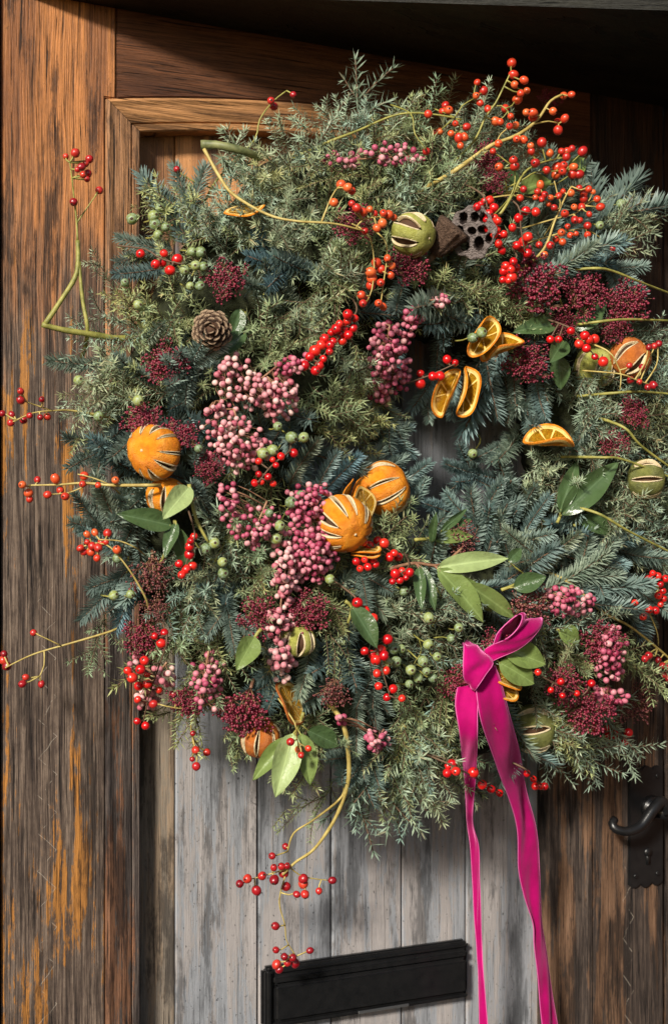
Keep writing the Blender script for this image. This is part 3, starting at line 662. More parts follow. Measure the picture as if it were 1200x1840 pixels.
# leaves ------------------------------------------------------------
def make_leaf(seed, wr):
    rng = random.Random(seed); mb = MB(); N, K = 14, 3; rows = []; cv = rng.uniform(0.08, 0.2); wavy = rng.uniform(0.01, 0.025)
    for i in range(N + 1):
        t = i / N; wv_ = wr * (sin(pi * t ** 0.82) ** 0.8) * (1 - 0.12 * t) + 0.012 * (1 - t)
        row = []
        for j in range(-K, K + 1):
            u = j / K; y = -cv * (t - 0.1) ** 2 + 0.28 * wv_ * abs(u) ** 1.3 + wavy * sin(9 * t + u * 2) * abs(u)
            row.append(mb.add((u * wv_ * 0.5, y, t)))
        rows.append(row)
    for a, b in zip(rows, rows[1:]):
        for j in range(2 * K): mb.face([a[j], a[j + 1], b[j + 1], b[j]])
    return mb
LEAF = {(m.name, wr): [make_leaf(sd, wr).mesh('leaf', [m]) for sd in (1, 2)] for m in (M_LDARK, M_LMID, M_LPALE) for wr in (0.26, 0.36, 0.46, 0.62)}
def leaf_spray(label, stem, leaves, smat=None, lift=0.045):
    """leaves: (base x, y, tip x, y, width px, material, tip lift, roll)"""
    mb = MB(); pts = [S(x, y, lift - 0.008) for x, y in stem]; mb.tube(smooth_line(pts, 0.008), 0.0026, 0.0018, 7)
    th = thing('leafy_stem', label, 'leaf sprig', pts[0], 'skimmia leaves in the wreath')
    ends = smooth_line(pts, 0.008)
    for x0, y0, x1, y1, wd, m, tl, roll in leaves:
        a = S(x0, y0, lift); b = P(x1, y1, -a.y + tl); d = b - a; L = d.length
        wr = min((0.26, 0.36, 0.46, 0.62), key=lambda q: abs(q - wd * mpp(x0) / L))
        M = TRS(a, frame(d, D3(0.12 + roll, 0.25, 1)), L)
        M = M @ Matrix.Diagonal((min(1.5, max(0.7, wd * mpp(x0) / L / wr)), 1, 1, 1))
        node('leaf', RNG.choice(LEAF[(m.name, wr)]), th, M)
        nb = min(ends, key=lambda p: (p - a).length)
        if (nb - a).length > 0.004: mb.tube([nb, (nb + a) / 2, a + d * 0.05], 0.0013, 0.0010, 5)
        for t in (0.2, 0.5, 0.8): KEEP.append((x0 + (x1 - x0) * t, y0 + (y1 - y0) * t, wd * 0.5))
    wpart('stem', mb, [smat or M_GSTEM], th)

# dried fruit -------------------------------------------------------
def fruit_meshes(seed, rind, n=9, gap=0.11, core=M_CORE):
    rng = random.Random(seed); rd, pt, co = MB(), MB(), MB(); NL, NS = 22, 7; cuts = []
    for i in range(n):
        c = 2 * pi * (i + rng.uniform(-.12, .12)) / n; cuts.append((c, gap * rng.uniform(0.5, 1.5), rng.uniform(0.80, 1.02), rng.uniform(-.12, .12)))
    def half(cu, la):
        q = (la - cu[3]) / cu[2]; return cu[1] * max(0.0, 1 - q * q) ** 0.8 / max(0.35, cos(la)) if abs(q) < 1 else 0.0
    def pos(lo, la, r):
        b = 1 + 0.045 * sin(2 * lo + seed) + 0.03 * sin(3 * lo + 2 * seed) + 0.025 * sin(5 * la + 2 * lo); z = 0.93 * sin(la)
        dim = 0.07 * math.exp(-((pi / 2 - abs(la)) / 0.22) ** 2)
        return Vector((r * b * cos(la) * cos(lo), r * b * cos(la) * sin(lo), r * (z - math.copysign(dim, la))))
    for i in range(n):
        A, B = cuts[i], cuts[(i + 1) % n]; b0 = B[0] + (2 * pi if i == n - 1 else 0); rows = []
        for k in range(NL + 1):
            la = -pi / 2 + pi * k / NL * 0.9999; lo0, lo1 = A[0] + half(A, la), b0 - half(B, la); row = []
            for j in range(NS + 1):
                u = j / NS; lo = lo0 + (lo1 - lo0) * u; op = (half(A, la) * (1 - u) + half(B, la) * u)
                r = 1.0 - 0.035 * (2 * u - 1) ** 2 * (1 if op > 0 else 0) + 0.05 * op * (abs(2 * u - 1))
                row.append(rd.add(pos(lo, la, r)))
            rows.append((row, la, lo0, lo1))
        for (a, *_), (b, *_2) in zip(rows, rows[1:]):
            for j in range(NS): rd.face([a[j], a[j + 1], b[j + 1], b[j]])
        for end, cu, sg in ((0, A, 1), (NS, B, -1)):       # cream cut faces of the rind
            prev = None
            for (row, la, lo0, lo1) in rows:
                if half(cu, la) <= 0: prev = None; continue
                lo = lo0 if end == 0 else lo1; o = Vector(rd.v[row[end]])
                wd_ = min(0.05, half(cu, la) * 0.6); q = [pt.add(pos(lo + sg * wd_, la, 0.994)), pt.add(pos(lo + sg * wd_ * 0.2, la, 1.012)), pt.add(pos(lo - sg * 0.015, la, 0.985)), pt.add(pos(lo + sg * 0.02, la, 0.82))]
                if prev:
                    for m in range(3):
                        f = [prev[m], q[m], q[m + 1], prev[m + 1]]; pt.face(f)
                prev = q
    for k in range(13):
        la = -pi / 2 + pi * k / 12
        for j in range(20): co.add(pos(2 * pi * j / 20, la * 0.999, 0.80))
    for k in range(12):
        for j in range(20): co.face([k * 20 + j, k * 20 + (j + 1) % 20, (k + 1) * 20 + (j + 1) % 20, (k + 1) * 20 + j])
    st = MB()
    for s in (1,):
        for j in range(6):
            a = 2 * pi * j / 6; st.add((0.055 * cos(a), 0.055 * sin(a), 0.875)); st.add((0.03 * cos(a), 0.03 * sin(a), 0.905))
        for j in range(6): st.face([2 * j, 2 * ((j + 1) % 6), 2 * ((j + 1) % 6) + 1, 2 * j + 1])
        st.face([2 * j + 1 for j in range(6)])
    return rd.mesh('rind', [rind]), pt.mesh('pith', [M_PITH]), co.mesh('core', [core]), st.mesh('navel', [M_PITH])
def fruit(name, label, cat, px, py, r, pole, rind, seed, n=9, gap=0.11, lift=0.02, spin=0.0, group=None, zs=1.0):
    KEEP.append((px, py, r * (1 if lift > 0.005 else 0.35))); p = S(px, py, lift); s = r * mpp(px, hs(px, py))
    M = TRS(p, frame(D3(*pole)) @ Matrix.Rotation(spin, 4, 'Z'), s) @ Matrix.Diagonal((1, 1, zs, 1))
    th = thing(name, label, cat, p, group, M=M); a, b, c, d = fruit_meshes(seed, rind, n, gap)
    o = node('rind', a, th, M); node('pith', b, o, M); node('core', c, th, M); node('navel', d, th, M)
def slice_meshes(seed, fold, rind, R=26):
    rng = random.Random(seed); zones = [0.0, 0.12, 0.30, 0.50, 0.70, 0.80, 0.845, 0.875, 0.935, 1.0]; NS = 60; nseg = 9; T = 0.055
    def bendf(x, y, z):
        k = fold; w_ = 0.06 * sin(3 * math.atan2(y, x) + seed) * (x * x + y * y)
        if abs(k) > 1e-3:
            R_ = 1.0 / k; a = x / R_; return Vector(((R_ - z) * sin(a), y, R_ - (R_ - z) * cos(a) + w_))
        return Vector((x, y, z + w_))
    pu, pi_, ri, me_ = MB(), MB(), MB(), MB()
    def memb(a):
        q = (a * nseg / (2 * pi)) % 1.0; return min(q, 1 - q) < 0.05
    for sg in (1, -1):
        for zi in range(len(zones) - 1):
            r0, r1 = zones[zi], zones[zi + 1]
            for j in range(NS):
                a0, a1 = 2 * pi * j / NS, 2 * pi * (j + 1) / NS; am = (a0 + a1) / 2
                isp = zi >= 6; tgt = pi_ if isp else (me_ if (memb(am) or zi in (0, 5)) else pu)
                if zi == len(zones) - 2: tgt = ri
                def hh(r, a):
                    if r <= 0.12 or r >= 0.80: z = T * (1.0 if r < 0.95 else (0.85 if r < 0.99 else 0.45))
                    else: z = T * (0.95 if memb(am) else 0.42 + 0.18 * sin(9 * a + 5 * r + seed))
                    return sg * z
                q = [tgt.add(bendf(r * cos(a) * (1 + .03 * sin(4 * a + seed)), r * sin(a) * (1 + .03 * sin(4 * a + seed)), hh(r, a))) for r, a in ((r0, a0), (r1, a0), (r1, a1), (r0, a1))]
                if zi == 0: q = q[1:] if r0 == 0 else q
                tgt.face(q if sg > 0 else q[::-1])
    for j in range(NS):
        a0, a1 = 2 * pi * j / NS, 2 * pi * (j + 1) / NS; f = lambda a, z, k: ri.add(bendf(k * cos(a) * (1 + .03 * sin(4 * a + seed)), k * sin(a) * (1 + .03 * sin(4 * a + seed)), z))
        for z0, z1, k0, k1 in ((-T * .45, 0, 1.0, 1.02), (0, T * .45, 1.02, 1.0)):
            ri.face([f(a0, z0, k0), f(a1, z0, k0), f(a1, z1, k1), f(a0, z1, k1)])
    return ri.mesh('rind', [rind], smooth=False), pi_.mesh('pith', [M_SPITH], smooth=False), pu.mesh('flesh', [M_PULP], smooth=False), me_.mesh('membrane', [M_MEMB], smooth=False)
def cslice(label, px, py, r, normal, fold, seed, axis=(0, 1, 0), lift=0.035, rind=None, cat='orange slice', name='dried_orange_slice', group='dried orange slices in the wreath', sx=1.0):
    KEEP.append((px, py, r * 0.8)); p = S(px, py, lift); M = TRS(p, frame(D3(*normal), D3(*axis)), r * mpp(px, hs(px, py))) @ Matrix.Diagonal((sx, 1, 1, 1))
    th = thing(name, label, cat, p, group, M=M); a, b, c, e = slice_meshes(seed, fold, rind or M_ORANGE)
    node('rind', a, th, M); node('pith', b, th, M); o = node('flesh', c, th, M); node('membrane', e, o, M)
# ---------------------------------------------------------------- fruit and slices
OG = 'whole dried oranges in the wreath'; LG = 'dried limes in the wreath'
fruit('dried_orange', 'dried slit orange capped by maroon buds on the wreath, nearest the left side', 'orange', 277, 812, 49, (-.38, .02, .9), M_ORANGE, 1, 10, 0.085, 0.035, 0.3, OG)
fruit('dried_orange', 'small dried orange half hidden behind a pale leaf', 'orange', 300, 892, 36, (.05, .95, .3), M_ORANGE, 2, 8, 0.09, 0.015, 0.2, OG)
fruit('dried_orange', 'upper dried orange at the edge of the wreath opening', 'orange', 690, 877, 47, (.86, .36, .12), M_ORANGE, 3, 8, 0.09, 0.085, 0.35, OG)
fruit('dried_orange', 'lower dried orange with a star of slits beside magenta berries', 'orange', 617, 941, 51, (.46, -.42, .78), M_ORANGE, 4, 10, 0.10, 0.05, 0.1, OG)
fruit('dried_orange', 'rust coloured dried orange with one long dark slit near the handle side', 'orange', 1132, 643, 38, (.62, .66, .25), M_RUST, 5, 6, 0.11, 0.025, 0.5, OG)
fruit('dried_lime', 'pale green dried lime beside the lotus pod', 'lime', 742, 421, 41, (.72, -.30, .55), M_LIME, 6, 7, 0.16, 0.035, 0.9, LG)
fruit('dried_lime', 'green dried lime under juniper next to the rust coloured orange', 'lime', 1070, 658, 42, (.25, .9, .3), M_LIME, 7, 7, 0.12, -0.012, 0.2, LG)
fruit('dried_lime', 'dark green dried lime with white-edged slit at the handle side rim', 'lime', 1160, 862, 36, (1, .03, .08), M_DLIME, 8, 6, 0.14, 0.03, 0.62, LG)
fruit('dried_lime', 'dried lime nestled low in juniper beside the ribbon tail', 'lime', 957, 1310, 44, (1, .12, .1), M_DLIME, 9, 6, 0.14, -0.020, 0.5, LG)
fruit('dried_lime', 'small green striped lime below the magenta berry tail', 'lime', 535, 1152, 31, (.1, 1, .15), M_LIME, 10, 7, 0.17, 0.02, 0.4, LG)
fruit('dried_lime', 'olive dried lime buried in juniper above the pine cone', 'lime', 492, 532, 30, (1, .1, .2), M_LIME, 11, 7, 0.09, -0.050, 0.4, LG)
cslice('dried orange slice lying flat under the thin yellow twig', 440, 380, 36, (-.12, .90, .42), 0.25, 1)
cslice('curled orange slice with two green berries at its edge', 866, 606, 42, (.30, .15, .92), 1.6, 2, (.62, .78, 0), 0.05, sx=0.7)
cslice('orange slice curving out below the two green berries', 902, 630, 40, (-.30, .72, .58), 1.4, 3, (.85, .45, 0), 0.05, sx=0.75)
cslice('upright outer orange slice hanging at the top of the opening', 806, 707, 46, (-.45, .05, .9), 1.5, 4, (.42, .91, 0), 0.05, sx=0.5)
cslice('upright inner orange slice hanging at the top of the opening', 833, 704, 46, (.50, -.05, .86), 1.5, 5, (.22, .97, 0), 0.045, sx=0.5)
cslice('orange slice folded like a boat in the fir right of the opening', 985, 797, 46, (.05, .88, .46), 1.2, 6, (.98, .14, 0), 0.045, sx=0.8)
cslice('orange slice wedged between the two dried oranges', 652, 905, 32, (.75, .12, .62), 0.2, 7, (0, 1, 0), 0.055)
cslice('edge-on orange slice standing behind the lower dried orange', 622, 884, 26, (.86, -.46, .12), 0.1, 8, (.4, .9, 0), 0.035)
cslice('thin orange slice tucked against the upper dried orange', 638, 880, 26, (.86, -.46, .16), 0.1, 9, (.4, .9, 0), 0.035)
cslice('orange slice lying under the lower dried orange', 656, 987, 28, (-.02, .95, .22), 0.05, 10, (0, .3, 1), 0.05)
cslice('lowest thin orange slice above the red berries under the lower dried orange', 657, 996, 27, (.02, .96, .18), 0.05, 11, (0, .3, 1), 0.048)
cslice('rusty orange slice edge beside the dark fir tip at the bottom', 520, 1264, 42, (.85, .42, .34), 0.3, 12, (-.45, .9, 0), 0.03, M_RUST)
fruit('dried_orange', 'rusty dried orange hanging lowest below maroon buds', 'orange', 468, 1326, 38, (.12, .98, .15), M_RUST, 13, 8, 0.10, 0.02, 0.3, OG)
cslice('upper orange slice beside the velvet ribbon tail', 908, 1217, 33, (.52, .72, .40), 0.2, 14, (.2, .5, .8), 0.04)
cslice('lower orange slice beside the velvet ribbon tail', 902, 1238, 31, (.42, .74, .48), 0.2, 15, (.2, .5, .8), 0.04)

# ---------------------------------------------------------------- pine cone, lotus pods
KEEP.append((380, 593, 38)); pc = S(380, 593, 0.055); cs = 31 * mpp(380)
MC = TRS(pc, frame(D3(.03, -.12, 1.0)), cs); cone = thing('pine_cone', 'small round brown pine cone seen end on', 'pine cone', pc, M=MC)
def cone_scale():
    """spoon-shaped woody scale: grows along Z, its back towards -Y"""
    mb = MB(); rows = []
    for i in range(7):
        t = i / 6; w_ = 0.14 + 0.46 * sin(min(1.0, t * 1.1) * pi / 2) ** 1.1
        if t > 0.7: w_ *= sqrt(max(0.05, 1 - ((t - 0.7) / 0.34) ** 2))
        th_ = 0.05 + 0.06 * t * (1 if t < 0.95 else 0.5)
        rows.append([[mb.add((u * w_, 0.22 * u * u * w_ - 0.16 * t * t + s_ * th_ * (1 - 0.5 * u * u), t)) for u in (-1, -.5, 0, .5, 1)] for s_ in (1, -1)])
    for (a, a2), (b, b2) in zip(rows, rows[1:]):
        for j in range(4): mb.face([a[j], b[j], b[j + 1], a[j + 1]]); mb.face([a2[j], a2[j + 1], b2[j + 1], b2[j]])
        mb.face([a[0], a2[0], b2[0], b[0]]); mb.face([a[4], b[4], b2[4], a2[4]])
    a, a2 = rows[-1]
    for j in range(4): mb.face([a[j], a2[j], a2[j + 1], a[j + 1]])
    return mb.mesh('scale', [M_SCALE])
SCALE_ME = cone_scale(); NSC = 40
for i in range(NSC):
    t = (i + 0.6) / NSC; a = i * 2.39996; f = sqrt(t)            # spiral from the closed tip out to the widest girth and behind
    rad = Vector((cos(a), sin(a), 0)); zz = 0.62 - 1.15 * f ** 2.2
    root = rad * (0.5 * f) + Vector((0, 0, zz - 0.42))
    grow = (rad * (-0.05 + 1.35 * f) + Vector((0, 0, 1.0 - 0.55 * f))).normalized()
    w_ = 0.30 + 0.26 * f; L = 0.46 + 0.22 * f
    M = MC @ Matrix.Translation(root) @ frame(grow, -rad + Vector((0, 0, 0.3))) @ Matrix.Rotation(RNG.uniform(-.12, .12), 4, 'Z') @ Matrix.Diagonal((w_, w_ * 0.9, L, 1))
    node('scale', SCALE_ME, cone, M)
co = MB()
for k in range(9):
    la = -pi / 2 + pi * k / 8
    for j in range(14): co.add((0.5 * cos(la) * cos(2 * pi * j / 14), 0.5 * cos(la) * sin(2 * pi * j / 14), 0.55 * sin(la) - 0.1))
for k in range(8):
    for j in range(14): co.face([k * 14 + j, k * 14 + (j + 1) % 14, (k + 1) * 14 + (j + 1) % 14, (k + 1) * 14 + j])
node('core', co.mesh('core', [M_CORE]), cone, MC)

KEEP.append((848, 415, 46)); pl_ = S(848, 417, 0.055); ML = TRS(pl_, frame(D3(-.28, -.16, .95), D3(.1, 1, 0)), 40 * mpp(848))
pod = thing('lotus_pod', 'dried grey brown lotus seed pod with deep oval holes', 'lotus pod', pl_, M=ML)
holes = [(-.42, .55, .24, .17), (-.55, -.05, .30, .2), (.05, .62, .2, .17), (-.02, .05, .16, .2), (.42, .12, .17, .22), (.40, .60, .2, .17), (-.28, -.58, .2, .19), (.30, -.45, .30, .2), (.70, -.22, .17, .14)]
mb = MB(); N = 64; Rr = 34; idx = []
for i in range(Rr + 1):
    row = []
    for j in range(N):
        a = 2 * pi * j / N; rim = 1 + 0.05 * sin(5 * a + 1) + 0.035 * sin(11 * a); r = i / Rr * rim; x, y = r * cos(a) * 0.95, r * sin(a) * 1.12
        dep = 0.0
        for hx, hy, hr, hw_ in holes:
            q = sqrt(((x - hx) / hw_) ** 2 + ((y - hy) / hr) ** 2)
            if q < 1.0: dep = min(dep, -0.42 * (1 - max(0, (q - 0.78) / 0.22)))
            elif q < 1.3: dep += 0.035 * (1.3 - q) / 0.3
        row.append(mb.add((x, y, dep - 0.10 * (r / rim) ** 2 + 0.03 * sin(6 * x) * cos(5 * y) + (0.05 if 0.9 < i / Rr < 0.99 else 0))))
    idx.append(row)
for a, b in zip(idx, idx[1:]):
    for j in range(N):
        f = [a[j], b[j], b[(j + 1) % N], a[(j + 1) % N]]; mb.face(f, 1 if min(mb.v[k][2] for k in f) < -0.24 else 0)
node('seed_face', mb.mesh('seed_face', [M_POD, M_PODIN]), pod, ML)
mb = MB(); prev = None
for i in range(12):
    t = i / 11; row = []
    for j in range(N):
        a = 2 * pi * j / N; rim = 1 + 0.05 * sin(5 * a + 1) + 0.035 * sin(11 * a); r = (1.0 - 0.72 * t ** 1.3) * (rim + 0.03 * sin(16 * a) * sin(pi * t))
        row.append(mb.add((r * cos(a) * 0.95, r * sin(a) * 1.12, -0.10 - 1.0 * t)))
    if prev:
        for j in range(N): mb.face([prev[j], row[j], row[(j + 1) % N], prev[(j + 1) % N]])
    prev = row
node('cup', mb.mesh('cup', [M_PODB]), pod, ML)
# a second pod seen from its side, between the lime and the lotus pod
KEEP.append((800, 425, 26)); p2_ = S(802, 428, 0.035); M2 = TRS(p2_, frame(D3(.55, .70, .30), D3(-.6, .3, .7)), 34 * mpp(800))
pod2 = thing('dried_seed_pod', 'brown ridged seed pod side wedged between lime and lotus pod', 'seed pod', p2_, M=M2)
mb = MB(); prev = None; N2 = 40
for i in range(14):
    t = i / 13; row = []
    for j in range(N2):
        a = 2 * pi * j / N2; r = (0.28 + 0.62 * t ** 0.8) * (1 + 0.06 * sin(10 * a) + 0.03 * sin(23 * a + 3 * t)) * (1 if t < 0.93 else 0.9)
        row.append(mb.add((r * cos(a), r * sin(a), -1.0 + 1.75 * t)))
    if prev:
        for j in range(N2): mb.face([prev[j], prev[(j + 1) % N2], row[(j + 1) % N2], row[j]])
    prev = row
mb.face(prev); node('cup', mb.mesh('cup', [M_PODB]), pod2, M2)
mb = MB(); mb.tube([Vector((0, 0, -1.9)), Vector((.05, 0, -1.4)), Vector((0, 0, -0.98))], 0.12, 0.2, 8); node('stalk', mb.mesh('stalk', [M_TWIG]), pod2, M2)

# ---------------------------------------------------------------- velvet ribbon
rb = thing('velvet_ribbon', 'magenta velvet ribbon bow with two long hanging tails', 'ribbon', S(850, 1190, 0.05))
def band(name, rows, sub=5):
    """rows: ((x, y, h) edge one, (x, y, h) edge two) down the length of the ribbon"""
    A = smooth_line([P(*r[0]) for r in rows], 0.006); B = smooth_line([P(*r[1]) for r in rows], 0.006)
    def resample(L, n):
        acc = [0.0]
        for a, b in zip(L, L[1:]): acc.append(acc[-1] + (b - a).length)
        out = []; k = 0
        for i in range(n):
            s = acc[-1] * i / (n - 1)
            while k < len(acc) - 2 and acc[k + 1] < s: k += 1
            out.append(L[k].lerp(L[k + 1], (s - acc[k]) / max(1e-9, acc[k + 1] - acc[k])))
        return out
    n = max(len(A), len(B)); A, B = resample(A, n), resample(B, n); mb = MB(); W_ = 8; rws = []
    for i, (a, b) in enumerate(zip(A, B)):
        t = i / n; ac = (b - a); tang = (A[min(i + 1, n - 1)] - A[max(0, i - 1)]); nn = ac.cross(tang); nn = nn.normalized() if nn.length > 1e-9 else Vector((0, -1, 0))
        rws.append([mb.add(a + ac * (u / W_) + nn * ac.length * ((0.09 * sin(11 * t + u * 0.5) + 0.05 * sin(37 * t + u)) * sin(pi * u / W_) + (0.03 * sin(23 * t) if name == 'tail' else 0))) for u in range(W_ + 1)])
        KEEP.append((*proj((a + b) / 2), 16))
    for a, b in zip(rws, rws[1:]):
        for u in range(W_): mb.face([a[u], a[u + 1], b[u + 1], b[u]])
    o = wpart(name, mb, [M_VELVET], rb); md = o.modifiers.new('thickness', 'SOLIDIFY'); md.thickness = 0.0011; md.offset = 0
    e = MB(); s0 = WORLD[rb]
    for q in (0, W_): e.tube([s0 @ Vector(mb.v[r[q]]) for r in rws], 0.0009, 0.0009, 4)
    wpart('selvedge', e, [M_STITCH], o)
hk = hs(860, 1190)
band('tail', [((822, 1235, hk + .045), (866, 1225, hk + .05)), ((818, 1266, hk + .050), (858, 1264, hk + .060)), ((826, 1320, hk + .045), (857, 1320, hk + .060)), ((833, 1385, .165), (855, 1385, .185)), ((838, 1470, .120), (848, 1470, .145)), ((845, 1520, .100), (860, 1520, .120)),
              ((848, 1580, .085), (861, 1580, .105)), ((851, 1640, .075), (863, 1640, .09)), ((855, 1690, .070), (865, 1690, .075)), ((859, 1745, .062), (868, 1745, .075)), ((860, 1800, .058), (872, 1800, .07)), ((862, 1900, .05), (880, 1900, .06))])
band('tail', [((850, 1205, hk + .055), (888, 1195, hk + .050)), ((856, 1240, hk + .062), (900, 1225, hk + .055)), ((866, 1300, hk + .060), (917, 1290, hk + .05)), ((893, 1380, .19), (936, 1370, .17)), ((915, 1435, .150), (948, 1430, .13)), ((928, 1490, .125), (962, 1490, .115)), ((931, 1560, .105), (968, 1555, .10)),
              ((942, 1610, .095), (971, 1610, .085)), ((957, 1660, .085), (973, 1662, .070)), ((958, 1700, .080), (979, 1705, .060)), ((966, 1760, .070), (988, 1765, .055)), ((972, 1820, .062), (998, 1820, .05)), ((980, 1900, .055), (1012, 1900, .045))])
band('loop', [((829, 1160, hk + .030), (838, 1150, hk + .02)), ((833, 1157, hk + .055), (884, 1186, hk + .058)), ((832, 1195, hk + .068), (872, 1212, hk + .072)), ((834, 1222, hk + .062), (856, 1236, hk + .070)), ((846, 1230, hk + .045), (852, 1240, hk + .05)), ((862, 1210, hk + .035), (866, 1216, hk + .035))])
band('loop', [((872, 1180, hk + .040), (880, 1188, hk + .040)), ((886, 1158, hk + .050), (912, 1172, hk + .012)), ((892, 1140, hk + .054), (940, 1166, hk + .006)), ((908, 1122, hk + .058), (955, 1150, hk + .006)), ((922, 1110, hk + .064), (964, 1130, hk + .012)), ((934, 1103, hk + .072), (969, 1112, hk + .030)), ((938, 1110, hk + .084), (974, 1112, hk + .055)),
              ((932, 1126, hk + .090), (970, 1128, hk + .072)), ((918, 1142, hk + .088), (952, 1150, hk + .080)), ((902, 1152, hk + .076), (928, 1168, hk + .074)), ((886, 1158, hk + .060), (896, 1182, hk + .058)), ((870, 1168, hk + .045), (872, 1194, hk + .045))])

# ---------------------------------------------------------------- skimmia heads
for a in (
    (410, 505, 38, 'dark red bud head above the pine cone'), (300, 655, 40, 'round crimson bud head below the pine cone with two orange hips', (-.2, .1)),
    (262, 765, 38, 'maroon bud head over the left side of the dried orange', (-.3, .5)), (322, 790, 36, 'maroon bud head over the inner top of the dried orange', (.3, .5)),
    (378, 838, 29, 'small maroon bud head under the pale pink berries'), (635, 405, 36, 'maroon bud head behind the row of hips beside the lime'),
    (730, 480, 38, 'maroon bud head below the pale lime'), (960, 518, 56, 'large maroon bud head below the red berries by the lotus pod', (-.1, .1)),
    (1042, 535, 42, 'maroon bud head above dark leaves near the rust orange', (.2, .3)), (1118, 545, 44, 'shaded maroon bud head at the upper handle side rim', (.3, .1)),
    (1010, 585, 28, 'small maroon bud head above the winter berries'), (1100, 590, 30, 'dark maroon bud head behind the rust coloured orange'),
    (943, 655, 43, 'maroon bud head beside the curved orange slice'), (1132, 748, 30, 'crimson bud head below the rust coloured orange', (.2, .3)),
    (1100, 795, 28, 'small maroon bud head above the dark lime'), (275, 1025, 42, 'brown and gold seed head below the dark leaves', (0, -.6), True),
    (262, 1140, 40, 'reddish brown bud head above the hanging red berries', (-.1, -.6)), (280, 1092, 30, 'gold tipped seed head between brown bud heads', (0, -.3), True),
    (440, 1268, 50, 'large hanging maroon bud head above the rusty orange slice', (-.1, -.8)), (466, 1108, 40, 'maroon bud head beside the magenta berry tail'),
    (550, 1098, 42, 'maroon bud head above the striped lime'), (600, 1238, 32, 'hanging brown bud head beside the dark fir tip', (0, -.8), True),
    (822, 972, 34, 'brown bud head on a red stalk beside the pale long leaves', (.6, .2), True), (885, 1165, 34, 'maroon bud head between the two ribbon loops'),
    (826, 1225, 36, 'maroon bud head behind the ribbon tails'), (868, 285, 30, 'maroon bud head among the hips at the top'),
    (886, 322, 27, 'small crimson bud head above the red berries by the lotus pod'), (985, 183, 24, 'tiny purple bud head at the tip of the top hip spray', (.2, .5)),
    (1135, 1262, 40, 'shaded brown bud head at the lower handle side rim', (.3, -.2), True), (1052, 1275, 46, 'dark maroon bud head below the magenta berries', (.1, -.3)),
    (1078, 1158, 40, 'maroon bud head behind the upper magenta berries at the lower rim'), (945, 1085, 46, 'brown seed head above the ribbon loop', (.3, .2), True),
    (340, 1255, 34, 'dull maroon bud head at the lower left side rim', (-.2, -.5)), (1010, 1225, 36, 'dark maroon bud head under the olive leaves by the ribbon')):
    skimmia(*a)

# ---------------------------------------------------------------- leaves
Dk, Md, Pl = M_LDARK, M_LMID, M_LPALE
leaf_spray('lone pale green leaf over the small dried orange', [(340, 870), (352, 930), (375, 975)], [(341, 875, 294, 930, 40, Pl, .025, .1)], lift=.06)
leaf_spray('dark leaves below the small dried orange', [(315, 935), (300, 985), (285, 1020)], [(310, 945, 213, 922, 40, Dk, .0, .0), (312, 945, 345, 1035, 34, Dk, .0, .2), (318, 940, 295, 1000, 26, Dk, .01, -.3)], lift=.02)
leaf_spray('long pale and olive leaves beside the wreath opening', [(700, 1022), (745, 1012), (790, 1015), (830, 985)], [(785, 1020, 918, 999, 36, Pl, .03, .1), (786, 1022, 876, 1115, 46, Md, .03, .2), (810, 1035, 895, 1100, 34, Md, .0, .1), (840, 1050, 932, 1112, 34, Md, -.005, .1), (752, 1018, 757, 1094, 22, Dk, .03, -.2), (757, 1018, 786, 1096, 22, Dk, .025, .2)], M_RSTEM, .055)
leaf_spray('dark upright leaves in front of the fir by the opening', [(745, 970), (780, 968), (820, 965)], [(775, 968, 852, 962, 26, Md, .01, .1), (776, 975, 782, 922, 16, Dk, .03, -.4), (790, 955, 843, 912, 16, Dk, .0, .3), (795, 958, 850, 930, 18, Dk, -.01, .1)], lift=.04)
leaf_spray('dark glossy leaves above the brown seed head near the handle side', [(900, 1060), (925, 1050), (940, 1030)], [(922, 1056, 981, 1036, 36, Dk, .02, .1), (912, 1010, 938, 984, 22, Dk, .0, .1)], lift=.045)
leaf_spray('single dark bluish leaf beside the red berries', [(620, 1080), (632, 1092), (625, 1120)], [(632, 1090, 680, 1164, 40, Dk, .02, .3)], lift=.06)
leaf_spray('pair of olive leaves under the ribbon loop', [(885, 1180), (900, 1175), (915, 1172)], [(904, 1166, 984, 1192, 48, Md, .02, .0), (896, 1190, 964, 1228, 48, Md, .015, .0), (908, 1150, 940, 1160, 30, Md, -.01, .0)], lift=.05)
leaf_spray('bright olive leaf above the hanging maroon bud head', [(470, 1130), (458, 1145), (462, 1160)], [(458, 1145, 426, 1203, 40, Md, .02, .1)], lift=.055)
leaf_spray('pale leaves hanging with orange hips at the bottom', [(545, 1280), (535, 1310), (525, 1330)], [(525, 1318, 498, 1432, 50, Pl, .02, .1), (540, 1318, 560, 1412, 38, Md, .01, .2), (518, 1325, 452, 1402, 32, Md, -.01, -.2), (552, 1312, 612, 1340, 38, Dk, .0, .1)], lift=.045)
leaf_spray('long dark strap leaves left of the dark lime', [(1000, 940), (1012, 915), (1020, 890)], [(1008, 925, 1114, 828, 48, Dk, .02, .1), (1005, 920, 1040, 822, 32, Dk, -.01, -.1)], lift=.03)
leaf_spray('broad dark leaf below the strap leaves', [(1030, 945), (1045, 935), (1050, 925)], [(1040, 935, 1108, 952, 40, Dk, .01, .2)], lift=.02)
leaf_spray('dark leaves round the winter berries near the rust orange', [(1000, 650), (1005, 610), (1020, 580)], [(1030, 592, 1092, 538, 42, Dk, .015, .1), (1000, 582, 924, 594, 34, Dk, .0, .0), (1012, 612, 990, 648, 36, Dk, .03, .1), (1003, 640, 1008, 700, 36, Dk, .0, -.2), (985, 478, 994, 535, 24, Dk, .0, .2)], lift=.025)
